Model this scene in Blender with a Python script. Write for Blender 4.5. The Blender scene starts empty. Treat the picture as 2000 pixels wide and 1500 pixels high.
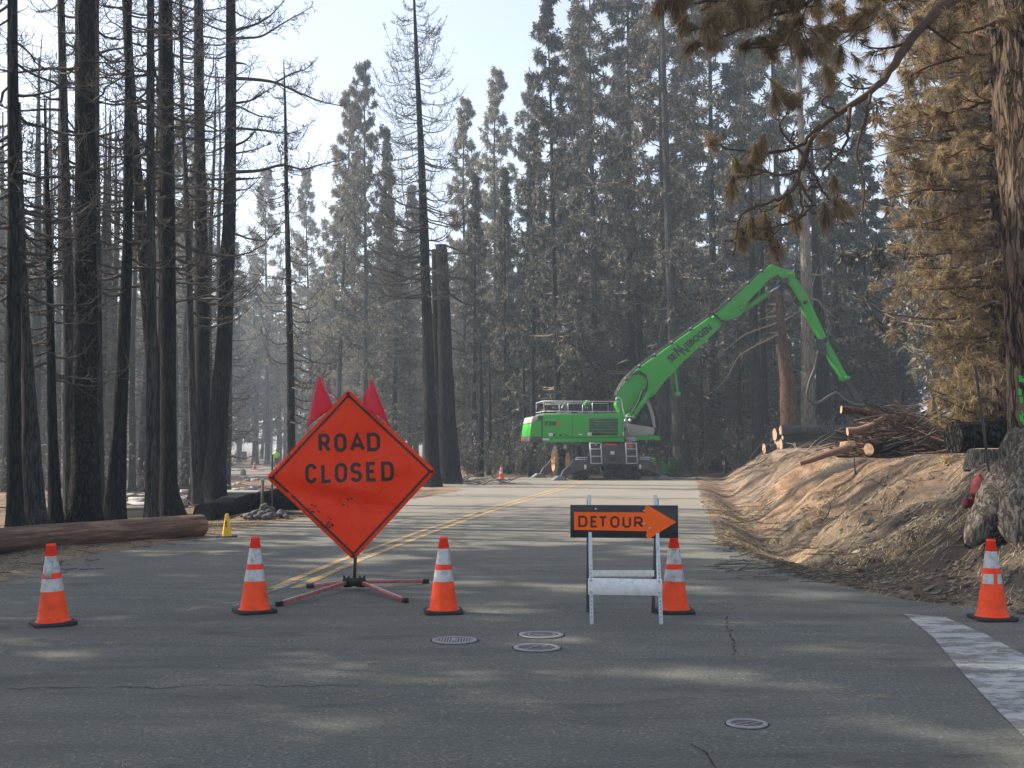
import bpy, bmesh, math, random
import numpy as np
from mathutils import Vector, Matrix

sc = bpy.context.scene
C = sc.collection
PI = math.pi
# ---------------------------------------------------------------- camera
F, HOR, CAMH = 2400.0, 866.0, 1.65
TILT = math.atan((HOR - 750) / F)
cam_d = bpy.data.cameras.new('camera')
cam = bpy.data.objects.new('camera', cam_d); C.objects.link(cam)
cam.location = (0, 0, CAMH); cam.rotation_euler = (PI / 2 + TILT, 0, 0)
cam_d.sensor_width = 36; cam_d.lens = 36 * F / 2000
cam_d.clip_start = 0.1; cam_d.clip_end = 3000
sc.camera = cam
# ---------------------------------------------------------------- light
SUN_EL, SUN_AZ = math.radians(37), math.radians(14)   # azimuth measured from due left (-X) towards +Y
sd = Vector((-math.cos(SUN_AZ) * math.cos(SUN_EL), math.sin(SUN_AZ) * math.cos(SUN_EL), math.sin(SUN_EL)))
w = bpy.data.worlds.new('World'); sc.world = w; w.use_nodes = True
nt = w.node_tree; bg = nt.nodes['Background']
sky = nt.nodes.new('ShaderNodeTexSky'); sky.sky_type = 'NISHITA'; sky.sun_disc = False
sky.sun_elevation = SUN_EL; sky.sun_rotation = math.atan2(sd.x, sd.y) % (2 * PI)
sky.air_density = 1.0; sky.dust_density = 3.5; sky.ozone_density = 1.5; sky.altitude = 900
hs = nt.nodes.new('ShaderNodeHueSaturation'); hs.inputs['Saturation'].default_value = 0.55      # smoke-bleached sky
nt.links.new(sky.outputs[0], hs.inputs['Color']); nt.links.new(hs.outputs[0], bg.inputs[0]); bg.inputs[1].default_value = 0.15
sun_d = bpy.data.lights.new('sun', 'SUN'); sun_d.energy = 5.0; sun_d.angle = math.radians(0.6)
sun_d.color = (1.0, 0.88, 0.72)
sun = bpy.data.objects.new('sun', sun_d); C.objects.link(sun)
sun.rotation_euler = (-sd).to_track_quat('-Z', 'Y').to_euler(); sun.location = sd * 60
sc.view_settings.view_transform = 'Standard'; sc.view_settings.look = 'None'
sc.view_settings.exposure = 0.93; sc.view_settings.gamma = 1; sc.view_settings.use_curve_mapping = False
sc.cycles.max_bounces = 5; sc.cycles.diffuse_bounces = 2; sc.cycles.glossy_bounces = 2
sc.cycles.transmission_bounces = 3; sc.cycles.transparent_max_bounces = 6; sc.cycles.volume_bounces = 1
sc.cycles.use_denoising = True

# ---------------------------------------------------------------- helpers
rs = np.random.RandomState(7)
rnd = random.Random(7)
ct, st = math.cos(TILT), math.sin(TILT)
def ray(px, py):
    u = (px - 1000) / F; v = (750 - py) / F
    return Vector((u, ct - v * st, st + v * ct))
def at(px, py, d):
    r = ray(px, py); k = d / r.y
    return Vector((r.x * k, d, CAMH + r.z * k))
def gp(px, py, z=0.0):
    r = ray(px, py); k = (z - CAMH) / r.z
    return Vector((r.x * k, r.y * k, z))
def sstep(x): 
    x = np.clip(x, 0, 1); return x * x * (3 - 2 * x)
_tab = np.random.RandomState(3).rand(256, 256)
def vnoise(x, y):
    x = np.asarray(x, float); y = np.asarray(y, float)
    xi = np.floor(x).astype(int); yi = np.floor(y).astype(int)
    fx = x - xi; fy = y - yi; fx = fx * fx * (3 - 2 * fx); fy = fy * fy * (3 - 2 * fy)
    a = _tab[xi % 256, yi % 256]; b = _tab[(xi + 1) % 256, yi % 256]
    c = _tab[xi % 256, (yi + 1) % 256]; d = _tab[(xi + 1) % 256, (yi + 1) % 256]
    return (a * (1 - fx) + b * fx) * (1 - fy) + (c * (1 - fx) + d * fx) * fy - 0.5
def fbm(x, y, o=4):
    r = 0; a = 1.0
    for i in range(o):
        r = r + a * vnoise(x * 2 ** i + 17 * i, y * 2 ** i + 31 * i); a *= 0.5
    return r
_ry = np.array([-30, 0, 8, 11.9, 13.1, 15, 19.9, 29.5, 42, 53.5, 62, 120])
_rx = np.array([30, 16, 8, 4.94, 4.15, 3.6, 3.3, 4.6, 6.3, 7.9, 9.2, 30])
_ly = np.array([-30, 0, 10, 14.2, 18.1, 21.5, 27.5, 38, 44, 49, 52, 200])
_lx = np.array([-30, -20, -9, -5.9, -6.2, -5.4, -4.6, -2.6, -1.6, -3.2, -8, -8])
def xr(y): return np.interp(y, _ry, _rx)
def xl(y): return np.interp(y, _ly, _lx)
def terr(x, y):
    x = np.asarray(x, float); y = np.asarray(y, float)
    s = x - xr(y); q = xl(y) - x
    off = np.maximum(s, q)                       # > 0 off the road
    m = sstep(off / 1.5)
    z = -0.03 + 0.05 * sstep((off + 0.25) / 0.5) + 0.035 * fbm(x * 2.2, y * 1.4, 4) * sstep((off + 0.4) / 0.8)
    z = z + m * 0.16 * fbm(x * 0.35, y * 0.35, 5)
    # the land falls away to the left in the distance
    z = z - 1.1 * sstep((-x - 4) / 10) * sstep((y - 34) / 40)
    # mounds of earth in the far clearing
    z = z + sstep((-x - 10) / 8) * sstep((y - 75) / 20) * np.maximum(0, fbm(x * 0.12, y * 0.06, 3)) * 2.2
    # cut bank with a ditch on the right
    D = 0.34 * sstep((y - 13.5) / 7) * (1 - 0.7 * sstep((y - 42) / 14))
    z = z - D * np.exp(-((s - 1.15) / 0.55) ** 2) * (s > -0.5)
    near = 1 - sstep((y - 12) / 10)
    s0 = 0.15 * near + 1.2 * (1 - near); wd = 3.6 * near + 3.3 * (1 - near)
    H = 1.05 + 0.3 * sstep((y - 14) / 8) - 0.7 * sstep((y - 58) / 24)
    H = H * (1 - 0.15 * sstep((12 - y) / 6))
    gul = 0.22 * fbm(s * 0.35 + y * 0.25, y * 0.62 - s * 0.3, 4)
    t = sstep((s - s0 + gul * 2.2) / wd)
    z = z + H * t + gul * np.sin(np.clip((s - s0) / wd, 0, 1) * PI) * 1.0
    z = z + 0.13 * fbm(x * 1.5, y * 1.1, 6) * sstep((s - 0.3) / 1.5)
    # mound the big pine stands on, on the bank
    z = z + 0.35 * np.exp(-(((x - 6.7) / 1.3) ** 2 + ((y - 15.2) / 1.5) ** 2))
    return z
def tz(x, y): return float(terr(x, y))
def gt(px, py):
    r = ray(px, py); k = 4.0; last = k
    if True:
        K = 4.0 * 1.012 ** np.arange(400); hit = np.nonzero(CAMH + r.z * K < terr(r.x * K, r.y * K))[0]
        if not len(hit): return Vector((0, 0, CAMH)) + r * 150
        i = hit[0]; lo, hi = K[max(i - 1, 0)], K[i]
        for _ in range(10):
            m = (lo + hi) / 2
            if CAMH + r.z * m < tz(r.x * m, r.y * m): hi = m
            else: lo = m
        return Vector((0, 0, CAMH)) + r * hi
    while k < 400:
        p = Vector((0, 0, CAMH)) + r * k
        if p.z < tz(p.x, p.y):
            lo, hi = last, k
            for _ in range(14):
                m = (lo + hi) / 2; p = Vector((0, 0, CAMH)) + r * m
                if p.z < tz(p.x, p.y): hi = m
                else: lo = m
            return p
        last = k; k *= 1.01
    return Vector((0, 0, CAMH)) + r * 150

def gtm(px, py):
    px = np.asarray(px, float); py = np.asarray(py, float); u = (px - 1000) / F; v = (750 - py) / F
    dx, dy, dz = u, ct - v * st, st + v * ct; K = 4.0 * 1.012 ** np.arange(400)
    under = CAMH + dz[:, None] * K < terr(dx[:, None] * K, dy[:, None] * K); i = under.argmax(1); k = K[i]
    x, y = dx * k, dy * k; return x, y, terr(x, y)
class Buf:
    def __init__(s): s.v = []; s.t = []; s.q = []; s.n = 0
    def add(s, v, f):
        v = np.asarray(v, float).reshape(-1, 3); f = np.asarray(f, int)
        if len(f): (s.t if f.shape[1] == 3 else s.q).append(f + s.n)
        s.v.append(v); s.n += len(v); return s
    def merge(s, o, M=None):
        v = np.concatenate(o.v)
        if M is not None: v = v @ np.array(M.to_3x3()).T + np.array(M.translation)
        for f in o.t: s.t.append(f + s.n)
        for f in o.q: s.q.append(f + s.n)
        s.v.append(v); s.n += len(v); return s
    def box(s, a, b, M=None):
        (x0, y0, z0), (x1, y1, z1) = a, b
        v = np.array([(x0,y0,z0),(x1,y0,z0),(x1,y1,z0),(x0,y1,z0),(x0,y0,z1),(x1,y0,z1),(x1,y1,z1),(x0,y1,z1)], float)
        if M is not None: v = v @ np.array(M.to_3x3()).T + np.array(M.translation)
        return s.add(v, [(0,3,2,1),(4,5,6,7),(0,1,5,4),(1,2,6,5),(2,3,7,6),(3,0,4,7)])
    def bar(s, p, q, wx, wz, up=(0, 0, 1)):
        p = Vector(p); q = Vector(q); d = q - p; L = d.length; d.normalize()
        x = d.cross(Vector(up))
        if x.length < 1e-4: x = Vector((1, 0, 0))
        x.normalize(); z = x.cross(d)
        M = Matrix((x, d, z)).transposed().to_4x4(); M.translation = p
        return s.box((-wx/2, 0, -wz/2), (wx/2, L, wz/2), M)
    def tube(s, pts, r, k=8, cap=True):
        P = np.array([tuple(p) for p in pts], float)[None]
        R = np.broadcast_to(np.asarray(r, float), (P.shape[1],))[None]
        s.tubes(P, R, k)
        if cap:
            m = P.shape[1]; b = s.n - m * k
            for base, ring, flip in ((P[0, 0], 0, 1), (P[0, -1], m - 1, 0)):
                s.v.append(base[None]); c = s.n; s.n += 1
                f = [(c, b + ring*k + (j+1) % k, b + ring*k + j) if flip else (c, b + ring*k + j, b + ring*k + (j+1) % k) for j in range(k)]
                s.t.append(np.array(f))
        return s
    def tubes(s, P, R, k=3):
        n, m, _ = P.shape
        T = np.gradient(P, axis=1); T /= np.linalg.norm(T, axis=2, keepdims=True) + 1e-9
        T0 = T.mean(axis=1); T0 /= np.linalg.norm(T0, axis=1, keepdims=True) + 1e-9
        ref = np.where(np.abs(T0[:, 2:3]) > 0.8, np.array([[1., 0, 0]]), np.array([[0., 0, 1]]))
        A = np.cross(T, ref[:, None, :]); A /= np.linalg.norm(A, axis=2, keepdims=True) + 1e-9
        B = np.cross(T, A)
        an = np.arange(k) * 2 * PI / k
        V = P[:, :, None] + R[:, :, None, None] * (A[:, :, None] * np.cos(an)[None, None, :, None] + B[:, :, None] * np.sin(an)[None, None, :, None])
        i = np.arange(n)[:, None, None] * m * k; j = np.arange(m - 1)[None, :, None] * k; l = np.arange(k)[None, None, :]
        l2 = (l + 1) % k
        f = np.stack([i + j + l, i + j + l2, i + j + k + l2, i + j + k + l], -1).reshape(-1, 4)
        return s.add(V.reshape(-1, 3), f)
    def prism(s, poly, y0, y1):
        """polygon in XZ extruded along Y"""
        bm = bmesh.new(); n = len(poly)
        f = bm.faces.new([bm.verts.new((x, y0, z)) for x, z in poly]); bm.normal_update()
        r = bmesh.ops.extrude_face_region(bm, geom=[f])
        bmesh.ops.translate(bm, verts=[g for g in r['geom'] if isinstance(g, bmesh.types.BMVert)], vec=(0, y1 - y0, 0))
        bmesh.ops.triangulate(bm, faces=bm.faces[:]); bmesh.ops.recalc_face_normals(bm, faces=bm.faces[:])
        s.bm(bm); return s
    def bm(s, bm):
        bm.verts.ensure_lookup_table(); bm.verts.index_update()
        if any(len(f.verts) > 4 for f in bm.faces): bmesh.ops.triangulate(bm, faces=[f for f in bm.faces if len(f.verts) > 4])
        v = np.array([tuple(x.co) for x in bm.verts]); n0 = s.n
        t = [[x.index for x in f.verts] for f in bm.faces if len(f.verts) == 3]
        q = [[x.index for x in f.verts] for f in bm.faces if len(f.verts) == 4]
        s.v.append(v); s.n += len(v)
        if t: s.t.append(np.array(t) + n0)
        if q: s.q.append(np.array(q) + n0)
        bm.free(); return s
    def lathe(s, prof, k=24, c=(0, 0, 0), ax='Z'):
        an = np.arange(k) * 2 * PI / k
        V = []
        for r, h in prof:
            for a in an:
                p = (r * math.cos(a), r * math.sin(a), h)
                if ax == 'X': p = (p[2], p[0], p[1])
                if ax == 'Y': p = (p[0], -p[2], p[1])
                V.append((p[0] + c[0], p[1] + c[1], p[2] + c[2]))
        f = [(i*k + j, i*k + (j+1) % k, (i+1)*k + (j+1) % k, (i+1)*k + j) for i in range(len(prof) - 1) for j in range(k)]
        return s.add(V, f)
    def mesh(s, name, smooth=False):
        me = bpy.data.meshes.new(name)
        v = np.concatenate(s.v).astype(np.float32)
        t = np.concatenate(s.t) if s.t else np.zeros((0, 3), int); q = np.concatenate(s.q) if s.q else np.zeros((0, 4), int)
        me.vertices.add(len(v)); me.vertices.foreach_set('co', v.ravel())
        li = np.concatenate([t.ravel(), q.ravel()]).astype(np.int32)
        me.loops.add(len(li)); me.loops.foreach_set('vertex_index', li)
        tot = np.concatenate([np.full(len(t), 3), np.full(len(q), 4)]).astype(np.int32)
        stt = np.concatenate([[0], np.cumsum(tot)[:-1]]).astype(np.int32)
        me.polygons.add(len(tot)); me.polygons.foreach_set('loop_start', stt)
        if smooth: me.polygons.foreach_set('use_smooth', np.ones(len(tot), bool))
        me.update(calc_edges=True); me.validate()
        return me
    def obj(s, name, mat, parent=None, smooth=False, bevel=0, kind=None, label=None, loc=None, rot=None):
        o = bpy.data.objects.new(name, s.mesh(name, smooth)); C.objects.link(o)
        if mat: o.data.materials.append(mat)
        if parent: o.parent = parent
        if bevel:
            b = o.modifiers.new('bevel', 'BEVEL'); b.width = bevel; b.segments = 2; b.limit_method = 'ANGLE'; b.angle_limit = 0.6
        if kind: o['kind'] = kind
        if label: o['label'] = label
        if loc is not None: o.location = loc
        if rot is not None: o.rotation_euler = rot
        return o
def tag(o, label, cat, group=None, kind=None):
    o['label'] = label; o['category'] = cat
    if group: o['group'] = group
    if kind: o['kind'] = kind
    return o
def thing(name, label, cat, loc=(0, 0, 0), rot=(0, 0, 0), group=None, scale=1):
    o = bpy.data.objects.new(name, None); C.objects.link(o); o.location = loc; o.rotation_euler = rot
    if scale != 1: o.scale = (scale,) * 3 if not isinstance(scale, tuple) else scale
    o.empty_display_size = 0.2
    return tag(o, label, cat, group)
def dup(root, loc, rot, label=None, group=None, scale=None):
    r = root.copy(); C.objects.link(r); r.location = loc; r.rotation_euler = rot
    if label: r['label'] = label
    if group: r['group'] = group
    if scale: r.scale = scale if isinstance(scale, tuple) else (scale,) * 3
    for ch in list(root.children):
        c = ch.copy(); C.objects.link(c); c.parent = r
        for g in ch.children:
            d = g.copy(); C.objects.link(d); d.parent = c
    return r

# ---------------------------------------------------------------- materials
def newmat(name):
    m = bpy.data.materials.new(name); m.use_nodes = True
    n = m.node_tree; b = n.nodes['Principled BSDF']
    return m, n, b
def N(n, t, **kw):
    x = n.nodes.new(t)
    for k, v in kw.items():
        if k.startswith('_'): setattr(x, k[1:], v)
        else: x.inputs[k.replace('__', ' ')].default_value = v
    return x
def ramp(n, src, stops):
    r = n.nodes.new('ShaderNodeValToRGB'); e = r.color_ramp.elements
    while len(e) < len(stops): e.new(0.5)
    for i, (p, c) in enumerate(stops):
        e[i].position = p; e[i].color = (c[0], c[1], c[2], 1) if not isinstance(c, (int, float)) else (c, c, c, 1)
    n.links.new(src, r.inputs[0]); return r.outputs[0]
def mixc(n, fac, a, b, mode='MIX'):
    m = n.nodes.new('ShaderNodeMix'); m.data_type = 'RGBA'; m.blend_type = mode
    for s, v in ((m.inputs[0], fac), (m.inputs[6], a), (m.inputs[7], b)):
        if isinstance(v, (int, float)): s.default_value = v
        elif isinstance(v, tuple): s.default_value = (v[0], v[1], v[2], 1)
        else: n.links.new(v, s)
    return m.outputs[2]
def noise(n, scale, detail=4, rough=0.6, vec=None, dist=0):
    x = N(n, 'ShaderNodeTexNoise', Scale=scale, Detail=detail, Roughness=rough, Distortion=dist)
    if vec is not None: n.links.new(vec, x.inputs['Vector'])
    return x.outputs['Fac']
def coords(n, kind='Object', scale=(1, 1, 1), rotz=0):
    tc = n.nodes.new('ShaderNodeTexCoord'); mp = n.nodes.new('ShaderNodeMapping')
    mp.inputs['Scale'].default_value = scale; mp.inputs['Rotation'].default_value = (0, 0, rotz)
    n.links.new(tc.outputs[kind], mp.inputs['Vector']); return mp.outputs[0]
def bump(n, b, h, strength=0.5, dist=0.02):
    x = N(n, 'ShaderNodeBump', Strength=strength, Distance=dist)
    n.links.new(h, x.inputs['Height']); n.links.new(x.outputs[0], b.inputs['Normal'])
def plain(name, col, rough=0.6, metal=0, dirt=0.25, dscale=8, dcol=(0.05, 0.04, 0.03), spec=0.5, bmp=0.0):
    m, n, b = newmat(name)
    oi = n.nodes.new('ShaderNodeObjectInfo'); va = n.nodes.new('ShaderNodeVectorMath'); va.operation = 'MULTIPLY_ADD'; va.inputs[1].default_value = (31, 17, 23)
    v0 = coords(n); n.links.new(oi.outputs['Random'], va.inputs[0]); n.links.new(v0, va.inputs[2]); v = va.outputs[0]; f = noise(n, dscale, 6, 0.7, v)
    fr = ramp(n, f, [(0.45, 0.0), (0.75, 1.0)])
    mm = n.nodes.new('ShaderNodeMath'); mm.operation = 'MULTIPLY'; mm.inputs[1].default_value = dirt; n.links.new(fr, mm.inputs[0])
    n.links.new(mixc(n, mm.outputs[0], col, dcol), b.inputs['Base Color'])
    n.links.new(ramp(n, noise(n, dscale * 2.3, 3, 0.5, v), [(0.3, max(0, rough - 0.1)), (0.7, min(1, rough + 0.12))]), b.inputs['Roughness'])
    b.inputs['Metallic'].default_value = metal; b.inputs['Specular IOR Level'].default_value = spec
    if bmp: bump(n, b, f, 0.4, bmp)
    return m
# asphalt
def asphalt_color(n):
    v = coords(n)
    fine = noise(n, 34, 5, 0.85, v); grit = N(n, 'ShaderNodeTexVoronoi', Scale=62.0); n.links.new(v, grit.inputs['Vector'])
    big = noise(n, 0.35, 5, 0.6, v); v2 = coords(n, 'Object', (0.25, 1.3, 1), 0.14); streak = noise(n, 1.6, 4, 0.6, v2)
    base = ramp(n, fine, [(0.32, (0.068, 0.078, 0.072)), (0.5, (0.148, 0.161, 0.148)), (0.68, (0.28, 0.282, 0.25))])
    c = mixc(n, ramp(n, grit.outputs['Color'], [(0.0, 0.0), (0.80, 0.0), (0.92, 0.85)]), base, (0.36, 0.33, 0.28))
    c = mixc(n, ramp(n, big, [(0.35, 0.0), (0.75, 0.45)]), c, (0.25, 0.215, 0.17))
    c = mixc(n, ramp(n, streak, [(0.45, 0.0), (0.75, 0.5)]), c, (0.075, 0.078, 0.078))
    c = mixc(n, ramp(n, noise(n, 0.9, 6, 0.65, coords(n, 'Object', (0.6, 1.0, 1), 0.4), 1.5), [(0.56, 0.0), (0.64, 0.35)]), c, (0.055, 0.058, 0.056))
    # dust grows with distance from the junction, along the less-driven closed road
    sep = n.nodes.new('ShaderNodeSeparateXYZ'); tc = n.nodes.new('ShaderNodeTexCoord'); n.links.new(tc.outputs['Object'], sep.inputs[0])
    mr = N(n, 'ShaderNodeMapRange'); mr.inputs['From Min'].default_value = 14; mr.inputs['From Max'].default_value = 36
    mr.inputs['To Max'].default_value = 0.72; n.links.new(sep.outputs['Y'], mr.inputs['Value'])
    c = mixc(n, mr.outputs[0], c, mixc(n, fine, (0.215, 0.195, 0.17), (0.35, 0.315, 0.27)))
    return v, c, fine, grit
def asphalt():
    m, n, b = newmat('asphalt'); v, c, fine, grit = asphalt_color(n)
    n.links.new(c, b.inputs['Base Color']); b.inputs['Roughness'].default_value = 0.92; b.inputs['Specular IOR Level'].default_value = 0.25
    bump(n, b, fine, 1.0, 0.02); return m
def road_paint(name, col, lo, hi):
    m, n, b = newmat(name); v, c, fine, grit = asphalt_color(n)
    v3 = coords(n, 'Object', (1.0, 1.9, 1)); f = noise(n, 2.2, 9, 0.74, v3)
    pc = mixc(n, noise(n, 20, 4, 0.6, v), tuple(x * 0.75 for x in col), col)
    n.links.new(mixc(n, ramp(n, f, [(lo, 0.0), (hi, 1.0)]), c, pc), b.inputs['Base Color'])
    b.inputs['Roughness'].default_value = 0.85; bump(n, b, fine, 0.5, 0.008); return m
M_asphalt = asphalt()
M_yellow = road_paint('yellow_road_paint', (0.56, 0.36, 0.13), 0.44, 0.53)
M_white = road_paint('worn_white_road_paint', (0.44, 0.45, 0.45), 0.46, 0.54)
def earth():
    m, n, b = newmat('earth')
    v = coords(n); big = noise(n, 0.22, 5, 0.6, v); mid = noise(n, 1.7, 6, 0.65, v)
    sv = coords(n, 'Object', (9, 2.2, 6), 0.5); straw = noise(n, 6, 5, 0.75, sv, 1.5)
    sv2 = coords(n, 'Object', (2.0, 10, 6), -0.4); straw2 = noise(n, 6, 5, 0.75, sv2, 1.2)
    fine = noise(n, 26, 4, 0.75, v)
    soil = ramp(n, mid, [(0.3, (0.155, 0.095, 0.06)), (0.5, (0.285, 0.18, 0.115)), (0.7, (0.42, 0.285, 0.19))])
    ash = ramp(n, fine, [(0.3, (0.13, 0.105, 0.085)), (0.7, (0.30, 0.26, 0.21))])
    c = mixc(n, ramp(n, big, [(0.38, 0.0), (0.62, 1.0)]), soil, ash)
    st_ = mixc(n, 0.5, straw, straw2)
    c = mixc(n, ramp(n, st_, [(0.50, 0.0), (0.62, 0.65)]), c, mixc(n, mid, (0.30, 0.21, 0.12), (0.56, 0.42, 0.26)))
    c = mixc(n, ramp(n, noise(n, 0.7, 7, 0.7, v, 0.6), [(0.46, 0.0), (0.60, 0.85)]), c, (0.085, 0.065, 0.05))
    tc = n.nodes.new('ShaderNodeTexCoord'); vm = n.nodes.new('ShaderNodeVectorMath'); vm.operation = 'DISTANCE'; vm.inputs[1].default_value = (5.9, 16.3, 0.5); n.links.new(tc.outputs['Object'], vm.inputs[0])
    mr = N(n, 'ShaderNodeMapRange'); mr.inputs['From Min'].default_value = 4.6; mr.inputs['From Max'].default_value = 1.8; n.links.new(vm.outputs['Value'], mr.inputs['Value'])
    c = mixc(n, mixc(n, 1.0, mr.outputs[0], ramp(n, noise(n, 1.1, 7, 0.7, v, 0.8), [(0.30, 0.0), (0.46, 0.92)]), 'MULTIPLY'), c, (0.075, 0.06, 0.048))      # charred soil and bank shade, both painted dark round the pine's roots
    c = mixc(n, ramp(n, fine, [(0.28, 0.6), (0.45, 0.0)]), c, (0.07, 0.05, 0.035))
    n.links.new(c, b.inputs['Base Color']); b.inputs['Roughness'].default_value = 1.0; b.inputs['Specular IOR Level'].default_value = 0.1
    h = mixc(n, 0.5, straw, fine); bump(n, b, h, 0.9, 0.05); return m
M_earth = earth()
def bark(name, dark, light, sx=9.0, sz=1.6, bd=0.035, grey=0.0, furrow=0.5, veins=False, ck=1.0):
    m, n, b = newmat(name)
    v = coords(n, 'Object', (sx, sx, sz))
    f = noise(n, 1.4, 6, 0.7, v, 0.4); vo = N(n, 'ShaderNodeTexVoronoi', _feature='DISTANCE_TO_EDGE', Scale=1.6)
    nz = N(n, 'ShaderNodeTexNoise', Scale=1.1, Detail=5.0, Roughness=0.7); n.links.new(v, nz.inputs['Vector'])
    va = n.nodes.new('ShaderNodeVectorMath'); va.operation = 'MULTIPLY_ADD'; va.inputs[1].default_value = (1.0, 1.0, 1.0); n.links.new(nz.outputs['Color'], va.inputs[0]); n.links.new(v, va.inputs[2]); n.links.new(va.outputs[0], vo.inputs['Vector'])
    crack = ramp(n, vo.outputs['Distance'], [(0.0, 0.0), (0.16, 1.0)])
    if veins:      # winding fissures instead of plates
        vn = noise(n, 0.9, 5, 0.62, v, 0.9); crack = ramp(n, vn, [(0.44, 1.0), (0.50, 0.0), (0.56, 1.0)])
    h = mixc(n, furrow, f, crack)
    c = ramp(n, f, [(0.3, dark), (0.7, light)])
    c = mixc(n, ramp(n, noise(n, 0.6, 4, 0.6, coords(n)), [(0.45, 0.0), (0.7, grey)]), c, (0.16, 0.155, 0.15))
    if ck < 1: crack = ramp(n, crack, [(0.0, 1 - ck), (1.0, 1.0)])
    c = mixc(n, crack, tuple(x * 0.35 for x in dark), c)
    n.links.new(c, b.inputs['Base Color']); b.inputs['Roughness'].default_value = 0.95; b.inputs['Specular IOR Level'].default_value = 0.08
    bump(n, b, h, 1.0, bd); return m
M_char = bark('charred_bark', (0.007, 0.007, 0.008), (0.034, 0.032, 0.031), grey=0.15)
M_chargrey = bark('grey_charred_bark', (0.024, 0.024, 0.026), (0.085, 0.08, 0.078), sx=14, sz=1.0, bd=0.02, grey=0.4, furrow=0.25)
M_charplate = bark('plated_charred_bark', (0.006, 0.006, 0.006), (0.052, 0.046, 0.041), sx=9, sz=3.6, bd=0.06, furrow=0.75)
M_pinebark = bark('scorched_pine_bark', (0.035, 0.026, 0.02), (0.21, 0.15, 0.105), sx=11, sz=1.9, bd=0.08, grey=0.35, furrow=0.6, veins=True, ck=0.85)
M_palebark = bark('pale_peeled_bark', (0.16, 0.13, 0.105), (0.34, 0.28, 0.23), sx=16, sz=0.8, bd=0.015, furrow=0.2)
M_redbark = bark('red_brown_bark', (0.05, 0.028, 0.02), (0.20, 0.10, 0.06), sx=12, sz=1.2, bd=0.02, furrow=0.3)
M_twig = plain('burnt_twig', (0.06, 0.052, 0.046), 0.9, 0, 0.6, 3, (0.20, 0.17, 0.14), 0.2)
M_twigpale = plain('pale_twig', (0.25, 0.20, 0.155), 0.9, 0, 0.6, 2, (0.08, 0.06, 0.05), 0.2)
def cutwood():
    m, n, b = newmat('cut_wood'); v = coords(n)
    f = noise(n, 7, 5, 0.7, v); n.links.new(ramp(n, f, [(0.3, (0.24, 0.14, 0.08)), (0.6, (0.50, 0.34, 0.22))]), b.inputs['Base Color'])
    b.inputs['Roughness'].default_value = 0.85; bump(n, b, f, 0.3, 0.01); return m
M_cut = cutwood()
def logbrown():
    m, n, b = newmat('weathered_brown_log'); v = coords(n, 'Object', (0.7, 9, 9)); w_ = coords(n)
    f = noise(n, 2.2, 7, 0.7, v); g = noise(n, 1.3, 5, 0.65, w_)
    c = ramp(n, f, [(0.3, (0.03, 0.014, 0.008)), (0.5, (0.145, 0.078, 0.046)), (0.7, (0.36, 0.23, 0.145))])
    c = mixc(n, ramp(n, g, [(0.42, 0.0), (0.72, 0.8)]), c, (0.10, 0.06, 0.045))
    n.links.new(c, b.inputs['Base Color']); b.inputs['Roughness'].default_value = 0.75; bump(n, b, f, 0.8, 0.02); return m
M_log = logbrown()
def needles(name, c0, c1, c2, trans=0.3):
    m, n, b = newmat(name)
    g = n.nodes.new('ShaderNodeNewGeometry'); v = coords(n)
    f = noise(n, 1.1, 3, 0.6, v)
    mx = n.nodes.new('ShaderNodeMath'); mx.operation = 'MULTIPLY_ADD'; mx.inputs[1].default_value = 0.55
    n.links.new(g.outputs['Random Per Island'], mx.inputs[0])
    m2 = n.nodes.new('ShaderNodeMath'); m2.operation = 'MULTIPLY'; m2.inputs[1].default_value = 0.5; n.links.new(f, m2.inputs[0]); n.links.new(m2.outputs[0], mx.inputs[2])
    c = ramp(n, mx.outputs[0], [(0.1, c0), (0.5, c1), (0.85, c2)])
    n.links.new(c, b.inputs['Base Color']); b.inputs['Roughness'].default_value = 0.7; b.inputs['Specular IOR Level'].default_value = 0.25
    tr = n.nodes.new('ShaderNodeBsdfTranslucent'); n.links.new(c, tr.inputs['Color'])
    ms = n.nodes.new('ShaderNodeMixShader'); ms.inputs[0].default_value = trans
    out = n.nodes['Material Output']
    n.links.new(b.outputs[0], ms.inputs[1]); n.links.new(tr.outputs[0], ms.inputs[2]); n.links.new(ms.outputs[0], out.inputs[0]); return m
M_needle = needles('brown_pine_needles', (0.080, 0.056, 0.030), (0.28, 0.205, 0.115), (0.54, 0.42, 0.25), 0.5)
M_scorch = needles('scorched_grey_brown_foliage', (0.028, 0.027, 0.025), (0.105, 0.097, 0.080), (0.32, 0.28, 0.215), 0.2)
M_scorchdark = needles('dark_scorched_foliage', (0.016, 0.016, 0.015), (0.060, 0.057, 0.049), (0.25, 0.22, 0.17), 0.15)
M_tanleaf = needles('tan_scorched_foliage', (0.10, 0.092, 0.075), (0.23, 0.205, 0.155), (0.38, 0.33, 0.245), 0.25)
M_scorchgreen = needles('smoke_dulled_green_foliage', (0.018, 0.022, 0.017), (0.058, 0.064, 0.048), (0.20, 0.195, 0.145), 0.15)
M_straw = needles('dry_straw', (0.30, 0.22, 0.12), (0.50, 0.40, 0.22), (0.70, 0.58, 0.36), 0.2)
M_green = needles('living_green_leaves', (0.03, 0.09, 0.02), (0.06, 0.20, 0.04), (0.12, 0.32, 0.07), 0.3)
def fluo(name, col, rough=0.5, dirt=0.3, dcol=(0.10, 0.03, 0.015), dscale=6):
    return plain(name, col, rough, 0, dirt, dscale, dcol, 0.2)
M_cone = fluo('cone_orange', (1.0, 0.085, 0.018), 0.5, 0.6, (0.22, 0.05, 0.025), 5)
M_conetop = fluo('cone_red_orange', (1.0, 0.05, 0.02), 0.5, 0.2)
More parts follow.
